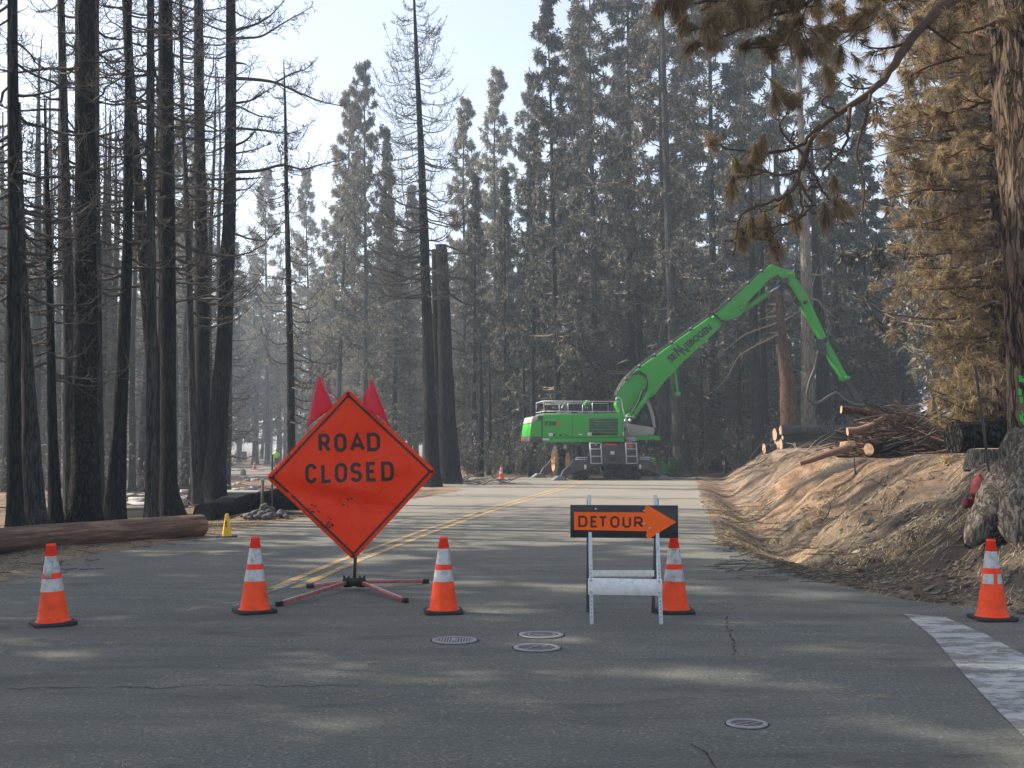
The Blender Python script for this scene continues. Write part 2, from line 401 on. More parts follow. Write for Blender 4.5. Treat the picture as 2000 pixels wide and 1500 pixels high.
M_reflect = plain('grey_reflective_sleeve', (0.50, 0.51, 0.51), 0.45, 0.1, 0.85, 13, (0.16, 0.13, 0.11))
M_rubber = plain('black_rubber', (0.018, 0.017, 0.017), 0.75, 0, 0.4, 9, (0.07, 0.06, 0.05))
def signfab():
    m, n, b = newmat('orange_sign_fabric'); v = coords(n)
    ch = N(n, 'ShaderNodeTexVoronoi', Scale=42.0, _feature='DISTANCE_TO_EDGE'); ch.inputs['Randomness'].default_value = 0.15; n.links.new(v, ch.inputs['Vector'])
    cell = ramp(n, ch.outputs['Distance'], [(0.02, 0.0), (0.10, 1.0)])
    f = noise(n, 5, 6, 0.7, v); c = mixc(n, cell, (0.84, 0.05, 0.010), (1.0, 0.075, 0.013)); b.inputs['Specular IOR Level'].default_value = 0.2
    c = mixc(n, ramp(n, f, [(0.5, 0.0), (0.78, 0.35)]), c, (0.55, 0.035, 0.012))
    c = mixc(n, ramp(n, noise(n, 30, 4, 0.7, v), [(0.66, 0.0), (0.74, 0.6)]), c, (0.22, 0.02, 0.01))
    n.links.new(c, b.inputs['Base Color']); b.inputs['Roughness'].default_value = 0.38; bump(n, b, f, 0.35, 0.01); return m
M_sign = signfab()
def translucent(m, f, col):
    n = m.node_tree; b = n.nodes['Principled BSDF']; tr = n.nodes.new('ShaderNodeBsdfTranslucent'); tr.inputs['Color'].default_value = (*col, 1)
    ms = n.nodes.new('ShaderNodeMixShader'); ms.inputs[0].default_value = f; o = n.nodes['Material Output']
    n.links.new(b.outputs[0], ms.inputs[1]); n.links.new(tr.outputs[0], ms.inputs[2]); n.links.new(ms.outputs[0], o.inputs[0])
translucent(M_sign, 0.3, (1.0, 0.09, 0.015))
M_black = plain('black_print', (0.022, 0.012, 0.010), 0.6, 0, 0.5, 12, (0.07, 0.025, 0.015))
M_blackboard = plain('black_board', (0.022, 0.022, 0.024), 0.5, 0, 0.4, 6, (0.06, 0.05, 0.05))
M_detour = plain('detour_orange', (1.0, 0.14, 0.012), 0.5, 0, 0.15, 9, (0.6, 0.08, 0.02), 0.2)
M_brownprint = plain('dark_red_print', (0.10, 0.012, 0.006), 0.6, 0, 0.2)
M_flag = plain('faded_red_flag', (0.80, 0.075, 0.12), 0.7, 0, 0.3, 5, (0.55, 0.05, 0.09))
translucent(M_flag, 0.5, (0.95, 0.10, 0.16))
M_metalred = plain('red_tinted_aluminium', (0.42, 0.10, 0.09), 0.4, 0.2, 0.6, 14, (0.45, 0.36, 0.34))
M_metalblack = plain('black_metal', (0.015, 0.015, 0.016), 0.4, 0.3, 0.3)
M_steel = plain('galvanised_steel', (0.50, 0.56, 0.62), 0.45, 0.35, 0.4, 12, (0.25, 0.25, 0.25))
M_steeldark = plain('dull_steel', (0.13, 0.12, 0.115), 0.6, 0.2, 0.4, 12, (0.06, 0.05, 0.05))
M_whitewood = plain('chipped_white_paint', (0.78, 0.78, 0.78), 0.6, 0, 0.45, 22, (0.20, 0.17, 0.14))
M_iron = plain('cast_iron', (0.31, 0.31, 0.32), 0.6, 0.25, 0.6, 20, (0.10, 0.09, 0.085), bmp=0.003)
M_irondark = plain('dark_cast_iron', (0.10, 0.09, 0.088), 0.75, 0.2, 0.6, 30, (0.20, 0.16, 0.13), bmp=0.003)
M_mgreen = plain('machine_green', (0.022, 0.34, 0.020), 0.5, 0, 0.55, 1.1, (0.10, 0.23, 0.07), 0.4)
M_mgrey = plain('machine_dark_grey', (0.028, 0.028, 0.03), 0.6, 0, 0.6, 3, (0.14, 0.12, 0.10))
M_mlight = plain('machine_light_grey', (0.40, 0.38, 0.36), 0.5, 0, 0.35, 3, (0.24, 0.21, 0.18))
M_mblack = plain('machine_black', (0.012, 0.012, 0.012), 0.5, 0, 0.3, 3, (0.06, 0.05, 0.045))
M_mrail = plain('rail_grey', (0.45, 0.47, 0.48), 0.4, 0.3, 0.2)
M_mdeck = plain('deck_grey', (0.16, 0.17, 0.18), 0.6, 0.2, 0.3)
M_rim = plain('dusty_orange_rim', (0.45, 0.22, 0.07), 0.7, 0, 0.7, 5, (0.18, 0.11, 0.07))
M_red = plain('red_print', (0.60, 0.05, 0.03), 0.5, 0, 0.1)
M_sticker = plain('white_sticker', (0.62, 0.64, 0.62), 0.5, 0, 0.2)
M_chrome = plain('cylinder_rod', (0.6, 0.65, 0.7), 0.2, 0.9, 0.1)
M_ycone = plain('yellow_plastic', (0.78, 0.46, 0.015), 0.45, 0, 0.2, 9, (0.4, 0.2, 0.02))
M_hiviz = plain('hi_vis_yellow', (0.45, 0.85, 0.04), 0.6, 0, 0.1)
M_pants = plain('dark_trousers', (0.03, 0.035, 0.05), 0.8, 0, 0.2)
M_skin = plain('skin', (0.45, 0.27, 0.19), 0.6, 0, 0.1)
M_hyd = plain('faded_red_hydrant', (0.24, 0.035, 0.04), 0.8, 0, 0.8, 14, (0.16, 0.04, 0.04))
M_stone = plain('ashy_stone', (0.13, 0.127, 0.125), 0.9, 0, 0.6, 5, (0.07, 0.068, 0.065), 0.2, 0.02)
M_concrete = plain('sooty_concrete', (0.30, 0.29, 0.27), 0.9, 0, 0.6, 2, (0.12, 0.11, 0.10), 0.2, 0.02)
M_rust = plain('rusted_steel', (0.10, 0.085, 0.08), 0.8, 0.2, 0.6, 9, (0.20, 0.10, 0.06))
M_greenpaint = plain('sprayed_green_marker_paint', (0.02, 0.50, 0.05), 0.7, 0, 0.2)
def glassmat():
    m, n, b = newmat('cab_glass'); b.inputs['Base Color'].default_value = (0.02, 0.035, 0.03, 1); b.inputs['Roughness'].default_value = 0.06
    b.inputs['Transmission Weight'].default_value = 0.25; b.inputs['IOR'].default_value = 1.45; return m
M_glass = glassmat()

# ---------------------------------------------------------------- ground
def axis(segs):
    a = [segs[0][0]]
    for x0, x1, st_ in segs:
        n = max(1, int(round((x1 - x0) / st_))); a += list(np.linspace(x0, x1, n + 1)[1:])
    return np.array(a)
gx = axis([(-400, -120, 40), (-120, -40, 5), (-40, -9, 1.0), (-9, 2.5, 0.28), (2.5, 10, 0.085), (10, 16, 0.22), (16, 40, 1.0), (40, 120, 5), (120, 400, 40)])
gy = axis([(-40, 4, 3), (4, 10, 0.6), (10, 30, 0.11), (30, 62, 0.33), (62, 110, 1.0), (110, 250, 5), (250, 700, 45)])
X, Y = np.meshgrid(gx, gy, indexing='ij'); Z = terr(X, Y)
def grid_buf(X, Y, Z):
    a, b = X.shape; V = np.stack([X, Y, Z], -1).reshape(-1, 3)
    i = np.arange(a - 1)[:, None] * b + np.arange(b - 1)[None]
    f = np.stack([i, i + b, i + b + 1, i + 1], -1).reshape(-1, 4)
    return Buf().add(V, f)
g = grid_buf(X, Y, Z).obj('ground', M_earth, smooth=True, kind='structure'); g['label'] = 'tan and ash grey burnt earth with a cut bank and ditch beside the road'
# road
ys = axis([(-30, 6, 3), (6, 60, 0.5)])
L_ = xl(ys) - 0.1; R_ = xr(ys) + 0.1
keep = ys <= 49.5
L_ = np.where(keep, L_, np.interp(ys, [49.5, 53, 60], [L_[keep][-1], -12, -40]))
us = np.linspace(0, 1, 40)
RX = L_[:, None] * (1 - us) + R_[:, None] * us; RY = np.repeat(ys[:, None], 40, 1)
far = terr(RX, RY)
RZ = np.where((RY > 46), np.maximum(-0.0, 0) + np.minimum(0, far + 0.03), 0.0)
road = grid_buf(RX.T.copy(), RY.T.copy(), RZ.T.copy())
road = road.obj('road', M_asphalt, smooth=True, kind='structure'); road['label'] = 'cracked dusty asphalt road running away to the right'
def ribbon(name, pts, wd, z, mat, parent=None, jit=0.0, kind='structure'):
    P = [Vector(p) for p in pts]; L = []; Rr = []
    for i, p in enumerate(P):
        d = (P[min(i+1, len(P)-1)] - P[max(i-1, 0)]).normalized(); n = Vector((-d.y, d.x, 0))
        ww = wd * (1 + jit * (rnd.random() - 0.5) * 2) / 2
        L.append((p.x + n.x*ww, p.y + n.y*ww, z)); Rr.append((p.x - n.x*ww, p.y - n.y*ww, z))
    V = L + Rr; n = len(P)
    o = Buf().add(V, [(i, n + i, n + i + 1, i + 1) for i in range(n - 1)]).obj(name, mat, parent, kind=kind)
    return o
def resample(pts, step):
    out = []
    for a, b in zip(pts[:-1], pts[1:]):
        a = Vector(a); b = Vector(b); n = max(1, int((b - a).length / step))
        out += [a.lerp(b, i / n) for i in range(n)]
    return out + [Vector(pts[-1])]
ctr = [gp(552, 1150), gp(690, 1092), gp(830, 1040), gp(960, 995), gp(1060, 965), gp(1143, 940)]
for off in (-0.13, 0.13):
    ribbon('yellow_line', [p + Vector((off, 0, 0)) for p in resample(ctr[0:] if off > 0 else ctr, 0.6)], 0.115, 0.005, M_yellow, jit=0.12)
ribbon('worn_white_line', resample([gp(455, 1185), gp(530, 1155), gp(590, 1132)], 0.3), 0.05, 0.005, M_white, jit=0.5)
poly = [gp(x, y) for x, y in ((1766, 1200), (1846, 1206), (1925, 1240), (2060, 1312), (2130, 1420), (2100, 1500), (2000, 1440), (1935, 1375), (1880, 1315), (1822, 1245))]
bm = bmesh.new(); bm.faces.new([bm.verts.new((p.x, p.y, 0.005)) for p in poly]); bm.normal_update(); Buf().bm(bm).obj('white_stop_line', M_white, kind='structure')
def crack(pts, wd=0.012):
    P = resample([gp(x, y) for x, y in pts], 0.06)
    P = [p + Vector((rnd.gauss(0, 0.012), rnd.gauss(0, 0.02), 0)) for p in P]
    ribbon('road_crack', P, wd, 0.004, M_crack, jit=0.7)
M_crack = plain('crack_shadow_grit', (0.02, 0.02, 0.02), 1, 0, 0.2)
crack([(0, 1345), (120, 1344), (320, 1343), (350, 1340), (440, 1339), (560, 1340), (700, 1341)], 0.010)
crack([(1420, 1205), (1424, 1235), (1435, 1262), (1434, 1280)], 0.010)
crack([(1350, 1455), (1385, 1475), (1390, 1500)], 0.01)
crack([(1120, 1196), (1190, 1196), (1260, 1205)], 0.008)
crack([(1385, 1180), (1425, 1190), (1480, 1178), (1640, 1190)], 0.008)

# ---------------------------------------------------------------- haze
hz = Buf().box((-395, -38, -6), (395, 420, 47)).obj('haze', None, kind='stuff')
hm = bpy.data.materials.new('haze_air'); hm.use_nodes = True; n_ = hm.node_tree; n_.nodes.clear()
o_ = n_.nodes.new('ShaderNodeOutputMaterial'); pv = n_.nodes.new('ShaderNodeVolumePrincipled')
pv.inputs['Color'].default_value = (0.70, 0.85, 1.0, 1); pv.inputs['Density'].default_value = 0.0013; pv.inputs['Anisotropy'].default_value = 0.25
n_.links.new(pv.outputs[0], o_.inputs['Volume']); hz.data.materials.append(hm)
hz['label'] = 'thin smoky air between the trees'

# ---------------------------------------------------------------- tree makers
def trunk_buf(pts, rad, k=20, rough=0.06, rows=60, flare=0.0, seed=0, fluted=0.0):
    """pts: list of centre points bottom to top; rad: radii"""
    P = np.array([tuple(p) for p in pts], float); rad = np.array(rad, float)
    L = np.concatenate([[0], np.cumsum(np.linalg.norm(np.diff(P, axis=0), axis=1))])
    t = (np.linspace(0, 1, rows) ** 1.6) * L[-1]
    C_ = np.stack([np.interp(t, L, P[:, i]) for i in range(3)], -1)
    for _ in range(3): C_[1:-1] = (C_[:-2] + C_[1:-1] * 2 + C_[2:]) / 4
    Rr = np.interp(t, L, rad)
    an = np.arange(k) * 2 * PI / k
    A, T = np.meshgrid(an, t)
    rr = Rr[:, None] * (1 + rough * (2.2 * fbm(A * 3.2 + seed * 7.3, T * 1.4 + seed, 4)))
    rr = rr * (1 + flare * np.exp(-T / 0.35) + fluted * np.exp(-T / 0.9) * np.sin(A * 5 + seed) )
    V = np.stack([C_[:, None, 0] + rr * np.cos(A), C_[:, None, 1] + rr * np.sin(A), np.broadcast_to(C_[:, None, 2], A.shape)], -1)
    f = [(i*k + j, i*k + (j+1) % k, (i+1)*k + (j+1) % k, (i+1)*k + j) for i in range(rows - 1) for j in range(k)]
    b = Buf().add(V.reshape(-1, 3), f)
    top = (rows - 1) * k; b.v.append(C_[-1][None]); c = b.n; b.n += 1
    b.t.append(np.array([(c, top + j, top + (j+1) % k) for j in range(k)]))
    return b
def axis_fn(pts):
    P = np.array([tuple(p) for p in pts], float)
    return lambda z: (np.interp(z, P[:, 2], P[:, 0]), np.interp(z, P[:, 2], P[:, 1]))
def branches(ax, h, L, azim, rad, rise=-0.25, curl=0.5, m=9, wob=0.06, r=rs):
    """returns P (n,m,3) and R for n branches"""
    n = len(h); t = np.linspace(0, 1, m)[None]
    x0, y0 = ax(h)
    zoff = L[:, None] * (np.reshape(rise, (-1, 1)) * t + np.reshape(curl, (-1, 1)) * t ** 3)
    w1 = np.cumsum(r.randn(n, m) * wob, 1) * L[:, None] * 0.35; w2 = np.cumsum(r.randn(n, m) * wob, 1) * L[:, None] * 0.25
    w1[:, 0] = 0; w2[:, 0] = 0
    ca, sa = np.cos(azim)[:, None], np.sin(azim)[:, None]
    X = x0[:, None] + ca * L[:, None] * t - sa * w1; Y_ = y0[:, None] + sa * L[:, None] * t + ca * w1
    Z_ = h[:, None] + zoff + w2
    R_ = rad[:, None] * (1 - 0.85 * t)
    return np.stack([X, Y_, Z_], -1), R_
def twigs(P, R, per, tl, r=rs, m=5, t0=0.2, up=0.9, k=3, rmin=0.004, hook=1.0):
    """curved twigs leaving branches"""
    n, mm, _ = P.shape
    bi = np.repeat(np.arange(n), per); t = t0 + (1 - t0) * r.rand(n * per)
    pos = t * (mm - 1); i0 = np.minimum(pos.astype(int), mm - 2); fr = (pos - i0)[:, None]
    base = P[bi, i0] * (1 - fr) + P[bi, i0 + 1] * fr
    d = P[bi, i0 + 1] - P[bi, i0]; d /= np.linalg.norm(d, axis=1, keepdims=True) + 1e-9
    side = np.cross(d, np.array([0, 0, 1.0])); side /= np.linalg.norm(side, axis=1, keepdims=True) + 1e-9
    sg = np.where(r.rand(len(bi)) < 0.5, -1, 1)[:, None]
    v = d * 0.7 + side * sg * (0.6 + 0.5 * r.rand(len(bi), 1)) + r.randn(len(bi), 3) * 0.2
    v[:, 2] -= 0.25
    v /= np.linalg.norm(v, axis=1, keepdims=True)
    Lb = np.linalg.norm(P[:, -1] - P[:, 0], axis=1)[bi]
    tlen = (tl * (0.4 + 0.9 * r.rand(len(bi))) * (1.25 - t) * Lb)[:, None, None]
    s = np.linspace(0, 1, m)[None, :, None]
    upv = np.zeros((len(bi), 1, 3)); upv[:, 0, 2] = up * (0.5 + r.rand(len(bi)))
    if hook > 1:      # fire-curled twigs bend round in arcs
        nv = r.randn(len(bi), 3) * 0.7 + np.array([0, 0, 0.75]); nv -= v * (nv * v).sum(1, keepdims=True); nv /= np.linalg.norm(nv, axis=1, keepdims=True) + 1e-9
        th = (0.9 + 1.9 * r.rand(len(bi)))[:, None, None]
        Q = base[:, None] + tlen * (v[:, None] * np.sin(th * s) + nv[:, None] * (1 - np.cos(th * s))) / th * 1.25
    else:
        Q = base[:, None] + tlen * (v[:, None] * (s - 0.25 * hook * s ** 2) + upv * s ** 2.2)
    RR = np.maximum((R[bi, i0] * 0.4)[:, None] * (1 - 0.75 * s[..., 0]), rmin)
    return Q, RR
def tufts(buf, base, dirs, k, ln, wd, spread=0.8, droop=0.3, r=rs):
    """k blades (narrow triangles) at each base point"""
    n = len(base); B = np.repeat(base, k, 0)
    D = np.repeat(dirs, k, 0) * 0.6 + r.randn(n * k, 3) * spread; D[:, 2] -= droop
    D /= np.linalg.norm(D, axis=1, keepdims=True) + 1e-9
    S = np.cross(D, r.randn(n * k, 3)); S /= np.linalg.norm(S, axis=1, keepdims=True) + 1e-9
    ll = ln * (0.6 + 0.7 * r.rand(n * k, 1)); ww = wd * (0.6 + 0.8 * r.rand(n * k, 1)) / 2
    B = B + r.randn(n * k, 3) * ln * 0.12
    mid = B + D * ll * 0.5
    V = np.stack([B, mid + S * ww, B + D * ll + np.array([0, 0, -0.12]) * ll, mid - S * ww], 1).reshape(-1, 3)
    i = np.arange(n * k)[:, None] * 4
    return buf.add(V, np.concatenate([i, i + 1, i + 2, i + 3], 1))
def bare_crown(ax, H, hb, R, nb, per=12, rad=0.035, tl=0.33, rise=-0.3, curl=0.62, shape=0.75, r=rs, second=2, az=None):
    h = hb + (H - hb) * (np.arange(nb) + r.rand(nb)) / nb
    f = 1 - (h - hb) / (H - hb + 0.01)
    L = R * (np.clip(f, 0.03, 1) ** shape) * (0.55 + 0.6 * r.rand(nb))
    a = r.rand(nb) * 2 * PI if az is None else az(r, nb)
    P, RR = branches(ax, h, L, a, rad * (0.35 + f), rise * (0.6 + 0.8 * r.rand(nb)), curl * (0.6 + 0.8 * r.rand(nb)), r=r)
    b = Buf(); b.tubes(P, np.maximum(RR, 0.008), 4)
    Q, QR = twigs(P, RR, per, tl, r=r, rmin=0.0065, m=7, up=0.75, hook=1.7); b.tubes(Q, QR, 3)
    if second:
        Q2, QR2 = twigs(Q, QR, second, 0.6, r=r, rmin=0.0055, m=5, up=0.8, hook=1.5); b.tubes(Q2, QR2, 3)
    return b
def leafy_crown(ax, H, hb, R, nb, per=5, rad=0.04, blades=7, ln=0.34, wd=0.09, rise=-0.1, curl=0.2, shape=0.8, r=rs, tl=0.4, tip=2, droop=0.35, spread=0.8, dens=1.0):
    h = hb + (H - hb) * (np.arange(nb) + r.rand(nb)) / nb
    f = 1 - (h - hb) / (H - hb + 0.01)
    L = R * (np.clip(f, 0.04, 1) ** shape) * (0.6 + 0.55 * r.rand(nb))
    a = r.rand(nb) * 2 * PI
    P, RR = branches(ax, h, L, a, rad * (0.3 + f), rise * (0.4 + r.rand(nb)), curl * (0.4 + r.rand(nb)), m=7, r=r)
    wood = Buf(); wood.tubes(P, np.maximum(RR, 0.016), 3)
    Q, QR = twigs(P, RR, per, tl, r=r, m=4, t0=0.15, up=0.25, hook=0.5); wood.tubes(Q, np.maximum(QR, 0.011), 3)
    leaf = Buf()
    pts = []; dr = []
    for s in range(1, 4):
        keep = r.rand(len(Q)) < (0.5 + 0.2 * s) * dens
        pts.append(Q[keep, s] + r.randn(keep.sum(), 3) * 0.05); dr.append((Q[keep, s] - Q[keep, s - 1]))
    for s in range(2, 7):
        keep = r.rand(len(P)) < 0.75 * dens
        pts.append(P[keep, s]); dr.append(P[keep, s] - P[keep, s - 1])
    pts = np.concatenate(pts); dr = np.concatenate(dr); dr /= np.linalg.norm(dr, axis=1, keepdims=True) + 1e-9
    tufts(leaf, pts, dr, blades, ln, wd, spread, droop, r)
    return wood, leaf

# prototypes of the wood's trees, each 24 m tall; all parts are children
straight = lambda z: (np.zeros_like(z), np.zeros_like(z))
def proto_leafy(name, label, cat, seed, H=24, hb=3, R=3.4, nb=170, r0=0.28, fol=M_scorch, barkm=M_char, **kw):
    r = np.random.RandomState(seed)
    t = thing(name, label, cat)
    bend = r.randn(6) * 0.10; zz = np.linspace(0, H, 6)
    ax = lambda z: (np.interp(z, zz, bend), np.interp(z, zz, bend[::-1] * 0.6))
    pts = [(ax(z)[0], ax(z)[1], z) for z in zz]
    trunk_buf(pts, [r0 * (1 - 0.93 * i / 5) for i in range(6)], k=9, rows=24, rough=0.05, flare=0.5, seed=seed).obj('trunk', barkm, t, smooth=True)
    wood, leaf = leafy_crown(ax, H, hb, R, nb, r=r, **kw)
    wood.obj('branches', M_twigpale if seed in (11, 15) else M_twig, t, kind='stuff'); leaf.obj('crown', fol, t, kind='stuff')
    return t
def proto_bare(name, label, cat, seed, H=24, hb=4, R=2.8, nb=90, r0=0.26, barkm=M_chargrey, **kw):
    r = np.random.RandomState(seed)
    t = thing(name, label, cat)
    bend = r.randn(6) * 0.12; zz = np.linspace(0, H, 6)
    ax = lambda z: (np.interp(z, zz, bend), np.interp(z, zz, bend[::-1] * 0.6))
    trunk_buf([(ax(z)[0], ax(z)[1], z) for z in zz], [r0 * (1 - 0.9 * i / 5) for i in range(6)], k=9, rows=24, rough=0.05, flare=0.5, seed=seed).obj('trunk', barkm, t, smooth=True)
    bare_crown(ax, H, hb, R, nb, r=r, **kw).obj('crown', M_twig, t, kind='stuff')
    return t
G_far = 'scorched conifers of the wood behind'
protos = [
    proto_leafy('scorched_fir', 'x', 'tree', 11, R=3.3, nb=190, fol=M_scorch, rise=-0.25, curl=0.25, droop=0.5),
    proto_leafy('scorched_fir', 'x', 'tree', 12, R=2.7, nb=180, hb=2, fol=M_scorchgreen, rise=-0.3, curl=0.3, droop=0.6, shape=0.65),
    proto_leafy('scorched_pine', 'x', 'tree', 13, R=3.6, nb=115, hb=6, fol=M_scorch, barkm=M_chargrey, blades=20, per=4, ln=0.34, wd=0.07, dens=0.62, spread=1.1, rise=0.05, curl=0.25, shape=0.5, droop=0.25, tl=0.35),
    proto_leafy('scorched_pine', 'x', 'tree', 14, R=3.2, nb=105, hb=8, fol=M_tanleaf, barkm=M_chargrey, blades=18, per=4, ln=0.34, wd=0.07, rise=0.0, curl=0.3, shape=0.55, droop=0.25, tl=0.35, dens=0.6, spread=1.1),
    proto_leafy('scorched_pine', 'x', 'tree', 15, R=3.9, nb=125, hb=3, fol=M_scorchdark, blades=22, per=4, ln=0.34, wd=0.075, dens=0.62, spread=1.1, rise=0.0, curl=0.3, shape=0.6, droop=0.3, tl=0.36),
]
bares = [
    proto_bare('bare_burnt_conifer', 'x', 'tree', 21, R=2.6, nb=85),
    proto_bare('bare_burnt_conifer', 'x', 'tree', 22, R=3.0, nb=80, hb=2, rise=-0.15, curl=0.4, barkm=M_char),
]
used = set()
def place(proto, loc, H, label, group=None, rz=None, wscale=1.0, name=None):
    s = H / 24.0; sx = s * wscale
    rz = rnd.random() * 6.28 if rz is None else rz
    lean = (rnd.gauss(0, 0.012), rnd.gauss(0, 0.012), rz)
    if proto.name not in used:
        used.add(proto.name); o = proto; o.location = loc; o.rotation_euler = lean; o.scale = (sx, sx, s); o['label'] = label
        if group: o['group'] = group
    else:
        o = dup(proto, loc, lean, label, group, (sx, sx, s))
    return o
def place_px(proto, px, top, d, label, group=None, wscale=1.0):
    p = at(px, HOR, d); z = tz(p.x, d); H = at(px, top, d).z - z
    return place(proto, (p.x, d, z - 0.1), H, label, group, wscale=wscale)
# trees whose tips or trunks show one by one
sil = [
    (655, 172, 88, 3, 1.0, 'grey brown fir with a pointed tip left of the tall bare cedar'),
    (716, 120, 84, 2, 0.95, 'tall scorched fir standing just left of the tall bare cedar'),
    (745, 250, 92, 0, 0.9, 'short hazy fir tucked behind the bare cedar branches'),
    (608, 330, 125, 3, 1.0, 'tan needled pine behind the slim bare sapling'),
    (520, 330, 150, 3, 1.1, 'pale tan pine left of the slim bare sapling'),
    (908, 190, 92, 3, 1.0, 'hazy pine with a narrow tip right of the tall bare cedar'),
    (966, 134, 88, 3, 1.0, 'tall hazy pine with its tip against open sky'),
    (1030, 150, 90, 2, 0.9, 'pine whose tip shows just left of the tallest dark pine'),
    (925, 335, 68, 1, 1.1, 'low dark fir with drooping clumps right of the broken stub'),
    (985, 325, 70, 1, 1.0, 'low dark fir between the broken stub and the green machine'),
    (1045, 228, 67, 1, 1.15, 'dark conical fir rising behind the green machine tail'),
    (1092, -15, 64, 4, 0.85, 'tallest dark pine behind the machine deck railing'),
    (1165, -60, 70, 2, 1.0, 'dense dark pine behind the root of the boom'),
    (1237, -170, 66, 4, 0.9, 'tall pine trunk rising through dark needles above the cab'),
    (1300, -220, 63, 2, 0.9, 'tall black trunked pine directly behind the cab'),
    (1395, -120, 74, 4, 1.0, 'dark pine behind the middle of the green boom'),
    (1455, -60, 80, 1, 1.2, 'dense dark fir behind the knee of the boom'),
    (1530, -160, 76, 2, 1.0, 'scorched pine behind the top of the boom'),
    (1640, 60, 70, 1, 1.3, 'drooping dark fir right of the boom stick'),
    (1700, 180, 74, 1, 1.2, 'second drooping dark fir right of the boom stick'),
    (1745, 300, 86, 0, 1.0, 'hazy low fir above the slash pile'),
    (1826, 230, 80, 3, 1.0, 'thin hazy pine seen through the brown needles at right'),
    (1130, 40, 84, 0, 1.0, 'scorched fir filling the gap behind the tallest dark pine'),
    (1210, 120, 90, 0, 1.1, 'scorched fir deep in the wood above the machine'),
    (1350, 60, 92, 0, 1.1, 'scorched fir deep in the wood above the boom lettering'),
]
for px, top, d, k, ws, lab in sil: place_px(protos[k], px, top, d, lab, wscale=ws * (0.68 if px < 1060 else 0.88))
r5 = random.Random(5)
for i in range(38):
    px = 870 + 960 * (i + r5.random()) / 38; d = r5.uniform(82, 150); top = r5.uniform(300, 580) if px > 1050 else r5.uniform(330, 560)
    place_px(protos[r5.choice([0, 1, 2, 4, 0])], px, top, d, 'scorched conifer deep in the wood behind the green machine', 'deep wood conifers behind the machine', r5.uniform(0.9, 1.3))
for i in range(30):
    px = 880 + 900 * (i + r5.random()) / 30; d = r5.uniform(64, 78); top = r5.uniform(560, 700)
    place_px(protos[r5.choice([0, 1])], px, top, d, 'small understorey fir with scorched needles behind the machine', 'understorey firs behind the machine', r5.uniform(1.2, 1.9))
for i in range(60):
    px = -60 + 960 * (i + r5.random()) / 60; d = r5.uniform(95, 230) if not 380 < px < 640 else r5.uniform(150, 240)
    H = r5.uniform(20, 30); top = max(HOR + 20 - H * F / d, 200 if px < 480 else 330) + r5.uniform(0, 60)
    place_px(protos[r5.choice([0, 2, 3, 3, 2])], px, top, d, 'hazy scorched conifer far back in the smoky wood at left', 'far hazy conifers at left', r5.uniform(0.9, 1.3))
for i in range(26):
    px = -70 + 520 * (i + r5.random()) / 26; d = r5.uniform(48, 88); top = r5.uniform(40, 260)
    place_px(bares[i % 2], px, top, d, 'slim burnt conifer with bare curling twigs among the left trunks', 'slim bare burnt conifers at left', r5.uniform(0.8, 1.2))
for i, (px, top, d) in enumerate([(500, 520, 160), (545, 560, 165), (640, 520, 120), (700, 560, 115), (770, 500, 80), (800, 620, 95)]):
    place_px(protos[3 if i % 2 else 0], px, top, d, ['low hazy conifer left of the slim bare tree behind the sign', 'small hazy conifer just behind the slim bare tree', 'low tan conifer right behind the left red flag', 'low tan conifer between the two red flags', 'mid height tan conifer behind the right red flag', 'short hazy conifer left of the tall bare cedar foot'][i], None, 1.4)

# ---------------------------------------------------------------- left burnt trunks
def hero(label, pts, widths, mat=M_char, d=None, k=22, rows=70, rough=0.06, flare=0.5, crown=None, seed=1, name='burnt_tree', fluted=0.06, top_ext=None):
    """pts pixel (x,y) from base to top, widths in pixels"""
    base = gt(*pts[0]) if d is None else Vector((at(pts[0][0], pts[0][1], d).x, d, 0))
    dd = base.y; base.z = tz(base.x, base.y) - 0.12
    W = [at(x, y, dd) for x, y in pts]; rad = [w_ / 2 * dd / F for w_ in widths]
    W[0] = Vector((W[0].x, dd, base.z))
    if top_ext:   # carry the trunk on above the frame, tapering
        dirv = (W[-1] - W[-2]).normalized()
        dirv = Vector((dirv.x * 0.6, 0, 1)).normalized(); W.append(W[-1] + dirv * top_ext); rad.append(rad[-1] * 0.25)
    loc = [p - base for p in W]
    t = thing(name, label, 'tree', base)
    trunk_buf(loc, rad, k=k, rows=rows, rough=rough, flare=flare, seed=seed, fluted=fluted).obj('trunk', mat, t, smooth=True)
    ax = axis_fn(loc)
    if crown:
        r = np.random.RandomState(seed + 50)
        bare_crown(ax, loc[-1].z * 0.99, crown[0], crown[1], crown[2], r=r, **(crown[3] if len(crown) > 3 else {})).obj('crown', M_twig, t, kind='stuff')
    return t, ax, base
cr = lambda hb, R, nb, **k: (hb, R, nb, dict(per=11, tl=0.42, rad=0.032, rise=-0.32, curl=0.55, shape=0.35, **k))
hero('leftmost slim black burnt trunk beside the frame edge', [(30, 1035), (28, 900), (27, 600), (26, 300), (24, 0)], [30, 27, 25, 22, 19], M_char, crown=cr(4.5, 2.6, 60), top_ext=9, seed=1, rough=0.05)
hero('grey leaning trunk with a flared foot behind the leftmost trunk', [(68, 1032), (62, 880), (50, 640), (42, 450), (36, 200)], [46, 34, 18, 13, 9], M_chargrey, crown=cr(5, 1.8, 30), seed=2, flare=0.35)
hero('thin burnt tree whose tip ends below the frame top at left', [(111, 1026), (102, 850), (98, 600), (92, 350), (86, 185)], [26, 19, 14, 9, 2], M_char, crown=(3.0, 1.7, 60, dict(per=8, tl=0.4, rad=0.02)), seed=3)
